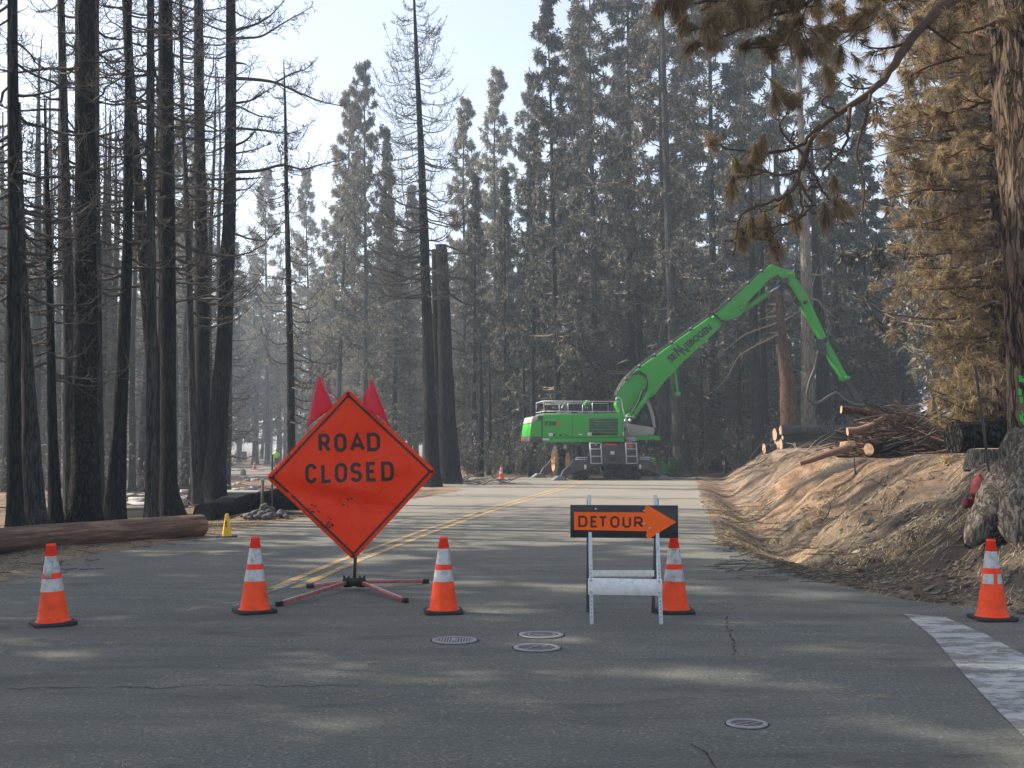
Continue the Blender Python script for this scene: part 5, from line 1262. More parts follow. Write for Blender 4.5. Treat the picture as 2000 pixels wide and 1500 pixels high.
for cx, cy in ((470, 920), (470, 1024), (1068, 930), (1071, 1030)):
    v = dl(1050 + cx / 4.5457, 930 + cy / 4.5457, 0.036); Buf().lathe([(0, -.008), (.009, -.006), (.012, .002), (0, .002)], 10, (v.x, v.y - .003, v.z), 'Y').obj('bolt', M_steel, Dt)

# ---------------------------------------------------------------- manhole covers
def manhole(px, py, wpx, label, grate=0, rz=0.0):
    p = gp(px, py); R_ = wpx / 2 * p.y / F
    t = thing('manhole_cover', label, 'manhole cover', (p.x, p.y, 0.0), (0, 0, rz))
    Buf().lathe([(R_, 0.001), (R_ * .995, 0.011), (R_ * .80, 0.012), (R_ * .79, 0.006)], 40).obj('rim', M_iron, t, smooth=False)
    Buf().lathe([(R_ * .80, 0.0065), (0, 0.0065)], 40).obj('lid', M_irondark, t)
    if wpx == 80: t.children[0].data.materials[0] = M_irondark
    Buf().lathe([(R_ * 1.07, 0.0045), (R_ * 1.0, 0.0045)], 40).obj('recess_shade_ring', M_crack, t)  # flat dark ring put in for the recess shadow round the cover
    if grate == 1:
        for i in range(-6, 7):
            if abs(i) < 1: continue
            x = i * R_ * .12; h_ = math.sqrt(max(0, (R_ * .78) ** 2 - x * x)); Buf().box((x - R_ * .032, -h_, .006), (x + R_ * .032, h_, .012)).obj('grate_bar', M_iron, t)
        Buf().box((-R_ * .09, -R_ * .45, .006), (R_ * .09, R_ * .45, .0125)).obj('centre_plate', M_iron, t)
    elif grate == 2:
        Buf().lathe([(R_ * .62, .0085), (R_ * .58, .0095), (R_ * .54, .0085)], 36).obj('raised_ring', M_iron, t)
        Buf().box((-R_ * .35, -R_ * .05, .007), (R_ * .4, R_ * .05, .010)).obj('centre_plate', M_iron, t)
    else:
        for s_ in (-.22, .22): Buf().box((-R_ * .7, -.006, .007), (R_ * .7, .006, .0095), Matrix.Translation((s_ * R_, 0, 0)) @ Matrix.Rotation(1.1, 4, 'Z')).obj('raised_bar', M_iron, t)
        Buf().box((-R_ * .2, -R_ * .15, .007), (R_ * .2, R_ * .15, .010)).obj('centre_plate', M_irondark, t)
    return t
manhole(888, 1251.5, 88, 'slotted manhole cover nearest the road closed sign', 1)
manhole(1057, 1241, 87, 'manhole cover with a raised ring, nearest the detour sign', 2)
manhole(1049, 1266, 91, 'manhole cover with crossing bars just in front of the ringed one', 3)
manhole(1459, 1415, 80, 'flat grey utility cover sunk alone in the near asphalt', 3, rz=-0.5)

# ---------------------------------------------------------------- logs
def logobj(label, a, b, r, mat, ends=True, k=24, name='log', group=None, rough=0.04, seed=0, taper=1.0):
    a = Vector(a); b = Vector(b); d = b - a; L = d.length
    rot = d.to_track_quat('X', 'Z').to_euler()
    t = thing(name, label, 'log', a, rot, group)
    rows = 40; X_ = np.linspace(0, L, rows); an = np.arange(k) * 2 * PI / k
    A, T = np.meshgrid(an, X_); rr = r * (1 + (taper - 1) * T / L) * (1 + rough * 2.2 * fbm(A * 2.2 + seed, T * 1.3 + seed * 3, 4))
    V = np.stack([T, rr * np.cos(A), rr * np.sin(A)], -1).reshape(-1, 3)
    f = [(i*k + j, i*k + (j+1) % k, (i+1)*k + (j+1) % k, (i+1)*k + j) for i in range(rows - 1) for j in range(k)]
    Buf().add(V, f).obj('log_bark', mat, t, smooth=True)
    for e, x in ((0, 0.0), (rows - 1, L)):
        ring_ = V[e * k:(e + 1) * k]; bb = Buf()
        n = 5; VV = []
        for q in range(n + 1): VV.append(ring_ * np.array([1, q / n, q / n]) + np.array([(-0.004 if e == 0 else .004) * (1 - (q / n) ** 4), 0, 0]))
        VV = np.concatenate(VV); ff = [(q*k + j, q*k + (j+1) % k, (q+1)*k + (j+1) % k, (q+1)*k + j) for q in range(n) for j in range(k)]
        bb.add(VV, ff).obj('cut_end', M_cut if ends else mat, t)
    return t
a = gp(-330, 1128); b = gp(398, 1040)
a = Vector((-11.6, 12.1, .2)); b = Vector((-5.55, 22.0, 0.19)); 
logobj('long weathered brown log lying along the left road edge', b, a, 0.195, M_log, ends=False, k=32, rough=0.03)
# black fallen trunks behind
p0 = gt(395, 1018); p1 = gt(640, 985)
logobj('charred fallen trunk lying on the ground behind the brown log end', Vector((p0.x, p0.y, tz(p0.x, p0.y) + .16)), Vector((p1.x + .3, p1.y, tz(p1.x, p1.y) + .25)), 0.24, M_char, ends=False, rough=0.12, seed=3, taper=1.3)
q0 = at(420, 1000, p0.y + .6); q1 = at(650, 948, p0.y + 2.4)
logobj('second charred trunk slanting up behind the first one', q0, q1, 0.16, M_char, ends=False, rough=0.14, seed=5, taper=2.0)
# stack of cut logs on the bank
LB0 = gt(1510, 886); 
ld = LB0.y; spec = [
 (1492, 879, 21, 'small cut log at the far left foot of the log stack', 3.8), (1502.5, 875, 18, 'second small cut log at the foot of the log stack', 3.6),
 (1513, 849, 25, 'upper left log of the stack with a pale cut end', 5.2), (1517, 873, 24, 'lower left log of the stack behind the bigger one', 5.0),
 (1525, 840, 20, 'topmost log of the stack', 5.4), (1525, 868, 23, 'thickest log at the bottom of the stack', 5.2), (1552, 876, 14, 'thin log lying in front of the stack', 4.2), (1528, 855, 12, 'slim log wedged between the top and bottom logs of the stack', 5.0)]
for i, (px, py, dpx, lab, L) in enumerate(spec):
    dd = ld + 0.2 + (0.5 if i in (2, 3) else 0) - (0.3 if i == 6 else 0) + (0.6 if i < 2 else 0); r_ = dpx / 2 * dd / F * .95
    a = at(px, py, dd); a.z = max(a.z, tz(a.x, a.y) + r_ * .9)
    b = a + Vector((L * .985, L * .14, 0.0)); b.z = a.z + 0.02
    logobj(lab, a, b, r_, M_chargrey if i in (6, 4, 1) else M_char, k=22, rough=0.09, seed=i * 3)
for i in range(5):
    a = at(1540 + i * 12, 838 + i * 3, ld + 1.1 + i * .25); b = a + Vector((5.0, 1.3, 0.05))
    logobj('charred log in the back row of the stack', a, b, 0.2, M_char, k=14, rough=0.03, seed=30 + i, group='back row of the log stack')
# large black log and stump at right
p = gt(1935, 905); dd = p.y; print('stump', p)
St = thing('tree_stump', 'wide charred stump with a pale cut top under the big black log', 'stump', (p.x, p.y, tz(p.x, p.y) - .1)); rS = 44 * dd / F
trunk_buf([(0, 0, 0), (0, 0, .5 * 46 * dd / F + .1), (0, 0, 40 * dd / F)], [rS, rS * .9, rS * .86], k=30, rows=20, rough=0.07, flare=0.12, seed=9).obj('stump_bark', M_chargrey, St, smooth=True)
Buf().lathe([(rS * .83, 40 * dd / F + .006), (rS * .4, 40 * dd / F + .012), (0, 40 * dd / F + .012)], 24).obj('cut_top', M_cut, St)
a = at(1861, 855, dd + .75); b = at(2090, 846, dd + 1.4); rB = 31 * (dd + .8) / F
bl_ = logobj('huge charred log with green paint marks behind the leaning post', a, b, rB, M_charplate, ends=False, k=36, rough=0.06, seed=12)
for i in range(7):
    an = 1.15 + rnd.random() * .5; x = .9 + rnd.random() * .9; s_ = .05 + rnd.random() * .06; R_ = rB * 1.07
    Buf().add([(x, R_ * math.cos(an), R_ * math.sin(an)), (x + s_ * 2.2, R_ * math.cos(an + .02), R_ * math.sin(an + .02)), (x + s_ * 2, R_ * math.cos(an + .12), R_ * math.sin(an + .12)), (x - s_, R_ * math.cos(an + .1), R_ * math.sin(an + .1))], [(0, 1, 2, 3)]).obj('paint_mark', M_greenpaint, bl_)

# ---------------------------------------------------------------- leaning post, hydrant
p = gt(1938, 952); a = Vector((p.x, p.y, tz(p.x, p.y) - .15)); tip = at(1905, 713, p.y + .1)
M_darksteel = plain('dark_weathered_steel', (0.045, 0.045, 0.05), 0.7, 0.2, 0.4, 9, (0.10, 0.08, 0.07))
Po = thing('leaning_post', 'dark steel post leaning left in front of the black log', 'post', a)
Buf().bar((0, 0, 0), tip - a, 0.055, 0.03).obj('post', M_darksteel, Po, bevel=0.004)
b_ = Buf()
for k in range(9): q = (tip - a) * (0.25 + k * .08); b_.box((q.x - .008, q.y - .018, q.z - .012), (q.x + .008, q.y - .0155, q.z + .012))
b_.obj('bolt_hole', M_black, Po)
p = gt(1903, 1012); hy = thing('fire_hydrant', 'faded red fire hydrant half hidden behind the pine roots', 'hydrant', (p.x + .03, p.y - .1, tz(p.x, p.y + .1) - .08)); k_ = p.y / 16.5
Buf().lathe([(.12, 0), (.12, .05), (.095, .06), (.09, .38), (.13, .39), (.13, .43), (.1, .44), (.1, .50), (.085, .56), (.05, .60), (.03, .61), (.03, .65), (0, .65)], 20).obj('barrel', M_hyd, hy, smooth=True)
for sx in (-1, 1): Buf().lathe([(.055, 0.05), (.055, .16), (.068, .16), (.068, .2), (0, .2)], 14, (0, 0, .28), 'X').obj('side_outlet', M_hyd, hy, rot=(0, 0, PI if sx < 0 else 0))
Buf().lathe([(.07, .06), (.07, .15), (.085, .15), (.085, .19), (0, .19)], 14, (0, 0, .25), 'Y').obj('front_outlet', M_hyd, hy)

# ---------------------------------------------------------------- big pine at right
PD = 14.6
def pbase(x, y, d=PD): return at(x, y, d)
bz = tz(pbase(2035, 1000).x, PD) - .25
base = Vector((pbase(2035, 1000).x, PD, bz))
Pn = thing('scorched_pine_tree', 'nearest big pine with plated bark and brown needles at the right edge', 'tree', base)
loc = [Vector((0, 0, 0))] + [pbase(x, y) - base for x, y in ((2034, 960), (2040, 860), (2044, 700), (2040, 450), (2028, 200), (2022, 0), (2015, -500), (2010, -1200))]
wd = [190, 160, 142, 142, 152, 164, 172, 150, 80]
tk = trunk_buf(loc, [w_ / 2 * PD / F for w_ in wd], k=72, rows=220, rough=0.07, flare=0.0, seed=77)
tk.obj('trunk', M_pinebark, Pn, smooth=True)
# buttress roots
def root(name, pts, rads, seed, sq=1.0):
    P = []
    for (x, y, d) in pts: P.append(at(x, y, d) - base)
    P = np.array([tuple(p) for p in P]); m = 34; L = np.concatenate([[0], np.cumsum(np.linalg.norm(np.diff(P, axis=0), axis=1))]); t_ = np.linspace(0, L[-1], m)
    Q = np.stack([np.interp(t_, L, P[:, i]) for i in range(3)], -1)
    for _ in range(2): Q[1:-1] = (Q[:-2] + 2 * Q[1:-1] + Q[2:]) / 4
    R = np.interp(t_, L, rads); b = Buf(); b.tubes(Q[None], R[None], 26)
    V = b.v[0]; n = len(V); i = np.arange(n); C_ = np.repeat(Q, 26, 0); an = (i % 26) * 2 * PI / 26
    f_ = 1 + 0.34 * fbm(np.cos(an) * 1.6 + seed, (i // 26) * .22 + np.sin(an) * 1.6, 4); b.v[0] = C_ + (V - C_) * f_[:, None]
    o = b.obj(name, M_rootbark, Pn, smooth=True); return o
M_rootbark = bark('ashy_root_bark', (0.085, 0.075, 0.065), (0.29, 0.25, 0.21), sx=13, sz=5.0, bd=0.06, grey=0.2, furrow=0.4, veins=True, ck=0.55)
root('root', [(2015, 850, 14.5), (2000, 915, 14.4), (1965, 965, 14.25), (1930, 1005, 14.1), (1908, 1040, 14.0), (1890, 1068, 13.95)], [.26, .30, .27, .22, .16, .05], 1)
root('root', [(2040, 880, 14.3), (2020, 950, 14.1), (1990, 1000, 13.95), (1985, 1035, 13.8), (1990, 1068, 13.7)], [.33, .33, .27, .2, .06], 2)
root('root', [(2060, 900, 14.2), (2055, 990, 13.9), (2040, 1040, 13.7), (2040, 1085, 13.5)], [.38, .36, .26, .08], 3)
root('root', [(2090, 880, 14.5), (2120, 980, 14.3), (2160, 1040, 14.1), (2230, 1100, 13.9)], [.34, .32, .24, .06], 4)
root('root', [(2030, 890, 14.9), (2000, 950, 15.1), (1960, 985, 15.4), (1930, 1000, 15.7)], [.3, .28, .2, .05], 5)
for i in range(10):
    y = rnd.choice([745, 770, 790, 815, 830, 850]) + rnd.gauss(0, 8); x = 1990 + rnd.random() * 14; s_ = rnd.uniform(3, 8)
    d = PD - .335 - 0.02
    V = [at(x + ox, y + oy, d + max(0, 1995 - x) * .002) - base for ox, oy in ((-s_ * .5, -s_), (s_ * .5, -s_ * .8), (s_ * .6, s_), (-s_ * .4, s_ * .9))]
    Buf().add(V, [(0, 1, 2, 3)]).obj('paint_mark', M_greenpaint, Pn)
# long needle brushes
def brush(buf, p, d, k=90, ln=0.2, r=rs, wd=0.0035, down=0.55, spread=0.55):
    ln = ln * r.uniform(.75, 1.15)
    p = np.array(p, float); D = np.array(d, float)[None] + r.randn(k, 3) * spread; D[:, 2] -= 0.1
    D /= np.linalg.norm(D, axis=1, keepdims=True); S = np.cross(D, r.randn(k, 3)); S /= np.linalg.norm(S, axis=1, keepdims=True)
    B = p[None] - np.array(d)[None] * r.rand(k, 1) * ln * .7; ll = ln * (0.65 + 0.5 * r.rand(k, 1)); g_ = np.array([[0, 0, -1.0]])
    m1 = B + D * ll * .5 + g_ * ll * .10 * down; e = B + D * ll * .88 + g_ * ll * .5 * down; w_ = wd
    V = np.stack([B - S * w_, B + S * w_, m1 + S * w_, m1 - S * w_, e], 1).reshape(-1, 3); i = np.arange(k)[:, None] * 5
    buf.add(V, np.concatenate([i, i + 1, i + 2, i + 3], 1)); buf.t.append(np.concatenate([i + 3, i + 2, i + 4], 1) + buf.n - len(V))
def pine_limb(parent, base, pts, r0, seed, side=10, tl=0.35, tuft_k=90, ln=0.2, name='limb', up=-0.1, dens=0.8, hang=0.5, mat=None, fol=None, wd=0.0035, sub=3, m=22):
    """pts (px,py,d)"""
    r = np.random.RandomState(seed)
    P = np.array([tuple(at(x, y, d) - base) for x, y, d in pts]); L = np.concatenate([[0], np.cumsum(np.linalg.norm(np.diff(P, axis=0), axis=1))]); t_ = np.linspace(0, L[-1], m)
    Q = np.stack([np.interp(t_, L, P[:, i]) for i in range(3)], -1)
    for _ in range(2): Q[1:-1] = (Q[:-2] + 2 * Q[1:-1] + Q[2:]) / 4
    Q[1:-1] += r.randn(m - 2, 3) * 0.008
    R = r0 * (1 - 0.85 * np.linspace(0, 1, m)) + .003
    b = Buf().tubes(Q[None], R[None], 8); lf = Buf()
    q2, r2 = twigs(Q[None], R[None], side, tl, r=r, m=8, t0=0.2, up=up, rmin=0.005, hook=1.4); b.tubes(q2, r2, 5)
    q3, r3 = twigs(q2, r2, sub, 0.7, r=r, m=7, t0=0.3, up=up, rmin=0.004, hook=1.4); b.tubes(q3, r3, 4)
    for qq in (q2, q3):
        for q in qq:
            if r.rand() < dens:
                d = q[-1] - q[-2]; d = d / (np.linalg.norm(d) + 1e-6); d[2] -= hang; d /= np.linalg.norm(d)
                brush(lf, q[-1], d, tuft_k, ln, r, wd)
    w_ = b.obj(name, mat or M_limb, parent, smooth=True)
    if lf.n: lf.obj('needles', fol or M_needle, w_, kind='stuff')
    return w_
M_limb = plain('brown_limb_bark', (0.10, 0.065, 0.045), 0.9, 0, 0.6, 6, (0.03, 0.022, 0.018), 0.2, 0.01)
d0 = PD
pine_limb(Pn, base, [(2010, -90, 14.6), (1930, -45, 14.2), (1860, 0, 13.8), (1800, 50, 13.4), (1760, 105, 13.1), (1720, 165, 12.8), (1680, 200, 12.6), (1630, 225, 12.5), (1590, 255, 12.4), (1568, 300, 12.3), (1560, 350, 12.2)], 0.085, 401, side=5, tl=0.16, tuft_k=70, dens=0.5, name='limb', m=34)
hang = [
 ([(1600, 245, 12.4), (1560, 290, 12.4), (1500, 300, 12.3), (1420, 290, 12.3), (1392, 272, 12.2)], 0.018, [(1392, 276, .17, 0)]),
 ([(1590, 255, 12.4), (1570, 330, 12.3), (1530, 345, 12.2), (1480, 330, 12.2), (1440, 340, 12.2)], 0.02, [(1478, 325, .2, 1), (1462, 348, .2, 1), (1440, 345, .18, 1)]),
 ([(1500, 335, 12.2), (1450, 345, 12.1), (1425, 355, 12.1), (1420, 385, 12.1)], 0.010, [(1428, 388, .17, 1), (1485, 305, .15, 1)]),
 ([(1560, 350, 12.2), (1545, 380, 12.2), (1500, 395, 12.1), (1455, 410, 12.1), (1440, 440, 12.1), (1436, 490, 12.1)], 0.018, [(1448, 485, .18, 1), (1470, 465, .16, 1), (1495, 450, .15, 1)]),
 ([(1560, 350, 12.2), (1590, 400, 12.2), (1560, 430, 12.1), (1520, 410, 12.1)], 0.014, [(1540, 410, .2, 1), (1528, 420, .18, 1)]),
 ([(1568, 300, 12.3), (1610, 380, 12.2), (1640, 410, 12.2), (1650, 440, 12.2)], 0.016, [(1612, 445, .2, 1), (1640, 430, .2, 1), (1655, 425, .16, 1), (1630, 380, .18, 1)]),
 ([(1560, 350, 12.2), (1570, 420, 12.1), (1530, 440, 12.1), (1500, 465, 12.1), (1518, 500, 12.1)], 0.014, [(1517, 505, .2, 1), (1555, 455, .18, 1), (1500, 470, .13, 1)]),
 ([(1660, 210, 12.5), (1655, 280, 12.4), (1620, 320, 12.3), (1600, 350, 12.3)], 0.02, []),
 ([(1700, 185, 12.6), (1690, 240, 12.5), (1670, 300, 12.5), (1690, 360, 12.5), (1685, 420, 12.5)], 0.016, []),
 ([(1568, 300, 12.3), (1520, 250, 12.3), (1540, 210, 12.3), (1530, 195, 12.3)], 0.012, [(1530, 205, .2, 1), (1515, 215, .17, 1), (1550, 200, .17, 0)]),
 ([(1640, 222, 12.5), (1600, 200, 12.4), (1640, 160, 12.4), (1620, 150, 12.4)], 0.012, [(1620, 170, .2, 1), (1640, 130, .2, 1)]),
]
for i, (pts, r0, tfs) in enumerate(hang):
    w_ = pine_limb(Pn, base, pts, r0, 420 + i, side=11, tl=0.26, dens=0.0, name='limb', up=-0.5, sub=3)
    if tfs:
        lf = Buf(); r = np.random.RandomState(440 + i)
        for (px, py, ln, hg) in tfs:
            p = np.array(tuple(at(px, py - (18 if hg else 0), 12.2 + r.randn() * .06) - base))
            if hg: brush(lf, p, (r.randn() * .3, r.randn() * .2, -1.0), 420, ln * 1.2, r, .0017, .3, .48)
            else:
                for q in range(6): brush(lf, p, r.randn(3) / 1.6, 100, ln, r, .0018, .2, .9)
        lf.obj('needles', M_needle, w_, kind='stuff')
# upper-left canopy limbs
for i, pts in enumerate([
 [(2010, -250, 14.5), (1850, -190, 13.5), (1700, -120, 12.6), (1560, -60, 12.0), (1450, -15, 11.8), (1370, 20, 11.7)],
 [(1700, -120, 12.6), (1640, -60, 12.2), (1580, 10, 12), (1500, 30, 11.9), (1420, 70, 11.8), (1340, 100, 11.7)],
 [(1750, -30, 12.8), (1690, 50, 12.5), (1620, 70, 12.2), (1530, 90, 12), (1450, 95, 11.9)],
 [(1850, -190, 13.5), (1760, -60, 13), (1730, 0, 12.8), (1690, 45, 12.6), (1640, 80, 12.5)],
 [(1560, -60, 12.0), (1500, -20, 11.8), (1420, 0, 11.7), (1330, 10, 11.5), (1290, 5, 11.5)],
 [(1640, -60, 12.2), (1560, -10, 11.6), (1480, 10, 11.4), (1400, 40, 11.4), (1350, 60, 11.3)]]):
    pine_limb(Pn, base, pts, 0.05 if i == 0 else 0.028, 460 + i, side=18, tl=0.22, tuft_k=130, ln=0.19, dens=0.8, up=-0.25, hang=0.9, wd=0.0019)
# limbs filling the right side
for i, pts in enumerate([
 [(2010, 60, 14.6), (1950, 100, 14.8), (1880, 110, 15), (1810, 130, 15.2), (1760, 160, 15.2)],
 [(2010, 150, 14.6), (1950, 190, 15), (1890, 210, 15.4), (1820, 230, 15.6), (1790, 215, 15.6)],
 [(2010, 20, 14.6), (1960, 40, 14.4), (1900, 60, 14.2), (1850, 70, 14.0)],
 [(2010, -60, 14.6), (1950, -20, 14.8), (1890, 10, 15.2), (1830, 20, 15.4), (1780, 50, 15.6)],
 [(2010, 250, 14.8), (1950, 290, 15.4), (1890, 290, 15.8), (1830, 320, 16)]]):
    pine_limb(Pn, base, pts, 0.035, 480 + i, side=13, tl=0.28, tuft_k=70, ln=0.18, dens=0.65, up=-0.2, hang=0.6, wd=0.0024)

# second brown needled pine behind, full of hanging brushes down to the bank
PD2 = 22.0; p = at(1960, HOR, PD2); base2 = Vector((p.x, PD2, tz(p.x, PD2) - .2))
P2 = thing('scorched_pine_tree', 'brown needled pine behind the big one, boughs hanging to the bank', 'tree', base2)
trunk_buf([(0, 0, 0), (0.05, 0, 4), (0, 0, 9), (.1, 0, 14)], [.26, .2, .15, .05], k=18, rows=50, rough=.06, seed=5).obj('trunk', M_pinebark, P2, smooth=True)
r = np.random.RandomState(500); k = 0
for py in range(-140, 830, 27):
    for s_ in range(5):
        ln_ = r.uniform(80, 270) * (1.0 if py < 640 else 0.62); y1 = py + r.uniform(-30, 50)
        if s_ == 2: ln_ = -r.uniform(20, 90)
        x1 = 1965 - ln_; dd = PD2 + r.uniform(-1.6, 1.6)
        if py < 420: ln_ *= 1.0
        pts = [(1965, py, PD2), (1965 - ln_ * .35, py + r.uniform(-5, 20), PD2 * .6 + dd * .4), (1965 - ln_ * .7, (py + y1) / 2 + r.uniform(0, 20), dd), (x1, y1, dd + r.randn() * .2)]
        pine_limb(P2, base2, pts, 0.028, 510 + k, side=8, tl=0.34, tuft_k=30, ln=0.22, dens=0.8, up=-0.1, hang=0.5, wd=0.0038, m=9, sub=2, mat=M_limb if k % 3 else M_twigpale, name='bough'); k += 1

# ---------------------------------------------------------------- slash pile
p = gt(1765, 892); SPd = p.y; Sp = thing('slash_pile', 'heap of cut brown branches beside the log stack', 'branch pile', (p.x, p.y, tz(p.x, p.y)))
print('slash', p)
r = np.random.RandomState(600); kk = F / SPd
def pile_sticks(n, sx, sz, x0, cx_skew, seed, rmin, rmax, L0, L1, curv, mat, name):
    r = np.random.RandomState(seed); m = 7; P = []; R = []
    for i in range(n):
        u = r.uniform(-1, 1); cx = x0 + u * sx; hmax = sz * max(.15, (1 - abs(u) ** 1.6)); cz = r.uniform(0.02, hmax); L = r.uniform(L0, L1); an = r.uniform(-.7, .7) + (PI if r.rand() < .5 else 0); el = r.normal(0, .28)
        d = np.array([math.cos(an) * math.cos(el), math.sin(an) * math.cos(el), math.sin(el)]); s = np.linspace(-.5, .5, m)[:, None]
        b_ = np.cross(d, r.randn(3)); b_ /= np.linalg.norm(b_); c = np.array([cx, r.uniform(-.9, .9), cz])
        q = c + d * s * L + b_ * (s ** 2 - .1) * L * curv * r.uniform(.2, 1) + np.cumsum(r.randn(m, 3), 0) * .02
        q[:, 2] = np.maximum(q[:, 2], 0.01); P.append(q); R.append(np.full(m, r.uniform(rmin, rmax)) * np.linspace(1, .4, m))
    return Buf().tubes(np.array(P), np.array(R), 5).obj(name, mat, Sp, smooth=True, kind='stuff')
W_ = 72 / kk; Hh = 92 / kk
pile_sticks(170, W_, Hh, .0, 0, 601, .012, .035, .8, 2.2, .5, M_limb, 'brown_sticks')
M_redlimb = plain('red_brown_limb', (0.22, 0.135, 0.095), 0.85, 0, 0.6, 4, (0.07, 0.04, 0.03), 0.2)
pile_sticks(160, W_ * 1.1, Hh, .1, 0, 602, .010, .028, .7, 2.0, .6, M_redlimb, 'red_sticks')
pile_sticks(130, W_ * .9, Hh * .9, .3, 0, 603, .012, .04, .6, 1.8, .5, M_twig, 'charred_sticks')
pile_sticks(60, W_, Hh * 1.15, -.1, 0, 604, .008, .018, .6, 1.5, 1.2, M_twigpale, 'curled_twigs')
lf = Buf(); r = np.random.RandomState(610)
for i in range(260):
    x = r.uniform(.0, 2.4); brush(lf, (x, r.uniform(-.8, .9), r.uniform(.1, .5 + .55 * x)), r.randn(3) * .6 + np.array([0, 0, -.1]), 30, .26, r, .006)
lf.obj('brown_needles', M_needle, Sp, kind='stuff')
def loose(label, pts, r0, mat, dref, k=8, name='limb_log', group=None, taper=.6):
    P = [at(x, y, dref + (dz if len(q) > 2 else 0)) for q in pts for (x, y, dz) in [(q[0], q[1], q[2] if len(q) > 2 else 0)]]
    b = P[0].copy(); t = thing(name, label, 'log', b, group=group); L_ = [q - b for q in P]
    Buf().tube(L_, [r0 * (1 - (1 - taper) * i / (len(P) - 1)) for i in range(len(P))], k, cap=False).obj('log_bark', mat, t, smooth=True)
    for e, f_ in ((0, 1), (-1, taper)):
        d = (L_[e] - L_[1 if e == 0 else -2]).normalized(); rot = d.to_track_quat('Z', 'Y').to_euler()
        Buf().lathe([(r0 * f_, 0), (r0 * f_ * .6, .004), (0, .004)], k).obj('cut_end', M_cut, t, loc=L_[e], rot=rot)
    return t
loose('pale ended limb jutting left from the top of the branch pile', [(1643, 800), (1670, 802), (1700, 808), (1728, 818), (1745, 828)], .095, M_redbark, SPd - .3)
loose('long red brown limb lying down the bank before the branch pile', [(1662, 872), (1640, 880), (1612, 888), (1590, 897), (1562, 905)], .09, M_redlimb, SPd - 2.0)
loose('short stub of cut wood standing at the foot of the branch pile', [(1656, 872), (1655, 862)], .19, M_cut, SPd - 1.3, 12, taper=.85)
loose('round cut log end poking out under the branch pile', [(1697, 878, -.2), (1765, 868, .6)], .135, M_char, SPd - 1.1, 14, taper=.9)
loose('forked pale branch sticking out of the log stack', [(1655, 843), (1675, 841), (1700, 832), (1730, 815)], .1, M_redlimb, SPd - .6)
for i in range(14):
    x = 1580 + rnd.random() * 110; y = 876 + rnd.random() * 22
    q = gt(x, y); a_ = rnd.uniform(-.4, .4); L = rnd.uniform(.5, 1.4)
    e = Vector((q.x + L * math.cos(a_), q.y + L * math.sin(a_), 0)); e.z = tz(e.x, e.y) + .05
    t = thing('fallen_branch', 'reddish broken branch strewn before the branch pile', 'branch', (q.x, q.y, tz(q.x, q.y) + .04), group='broken branches before the pile')
    Buf().tube([(0, 0, 0), (e - q) * .5 + Vector((0, 0, .06)), e - q], [.04, .03, .015], 6).obj('wood', M_redlimb if i % 2 else M_twigpale, t, smooth=True)
# vertical curls of dead fern/branches above the logs
b_ = Buf(); r = np.random.RandomState(620); Pq = []; Rq = []
for i in range(24):
    px = r.uniform(1560, 1720); q = at(px, r.uniform(828, 845), ld + 2.4); n = 11; s = np.linspace(0, 1.15, n); cr_ = r.uniform(.25, .7); w0 = r.uniform(-1, 1)
    Pq.append(np.stack([q.x + w0 * .7 * np.sin(s * 3.2) * cr_, q.y + s * 0, q.z + cr_ * (np.sin(s * 2.7))], -1)); Rq.append(np.full(n, .014))
cb = thing('curled_branches', 'tangle of pale curled branches on top of the log stack', 'branches', (0, 0, 0)); b_.tubes(np.array(Pq), np.array(Rq), 4).obj('twigs', M_twigpale, cb, kind='stuff')
# dead brush along the foot of the wood, right of the machine
def scatter_sticks(name, label, spots, n, seed, L0, L1, rr, mat, kind='stuff', lift=.03, el=.12):
    r = np.random.RandomState(seed); m = 4; P = []; R = []
    sp_ = np.array(spots, float)[r.randint(len(spots), size=n)]; GX, GY, GZ = gtm(sp_[:, 0] + (sp_[:, 1] - sp_[:, 0]) * r.rand(n), sp_[:, 2] + (sp_[:, 3] - sp_[:, 2]) * r.rand(n))
    for i in range(n):
        q = Vector((GX[i], GY[i], GZ[i])); L = r.uniform(L0, L1); an = r.uniform(0, 6.28); e_ = abs(r.normal(0, el))
        d = np.array([math.cos(an), math.sin(an), 0]); s = np.linspace(0, L, m)[:, None]; c = np.array([q.x, q.y, 0]) + d * s + np.cumsum(r.randn(m, 3) * .06 * L / m, 0)
        c[:, 2] = terr(c[:, 0], c[:, 1]) + lift * .5 + np.linspace(0, 1, m) * L * e_; c[:, 2] = np.where(c[:, 2] < .005, .012, c[:, 2]); P.append(c); R.append(np.full(m, rr * r.uniform(.5, 1.3)) * np.linspace(1, .5, m))
    o = Buf().tubes(np.array(P), np.array(R), 3).obj(name, mat); o['kind'] = kind; o['label'] = label; return o
scatter_sticks('brush_litter', 'tangled dead brush at the foot of the bank beyond the machine', [(1290, 1420, 905, 938), (860, 1000, 938, 950), (1300, 1500, 895, 925)], 260, 701, .4, 1.6, .02, M_twig, el=.3)
scatter_sticks('pale_brush_litter', 'pale dead branches on the bank top beyond the machine', [(1290, 1500, 895, 935), (1500, 1620, 885, 900)], 110, 702, .4, 1.5, .016, M_twigpale, el=.3)
scatter_sticks('twig_litter', 'dark twigs and bark scraps along the ditch', [(1400, 1700, 1070, 1140), (1480, 1900, 900, 1130), (1400, 1500, 960, 1060)], 420, 703, .08, .45, .007, M_twig)
scatter_sticks('pale_twig_litter', 'pale twigs on the cut bank', [(1450, 1990, 900, 1150), (1400, 1700, 1070, 1140)], 240, 704, .08, .4, .006, M_twigpale)
scatter_sticks('left_litter', 'bark scraps along the left verge', [(0, 200, 1085, 1135), (420, 640, 985, 1015), (100, 400, 1050, 1075)], 110, 705, .05, .35, .006, M_twig)
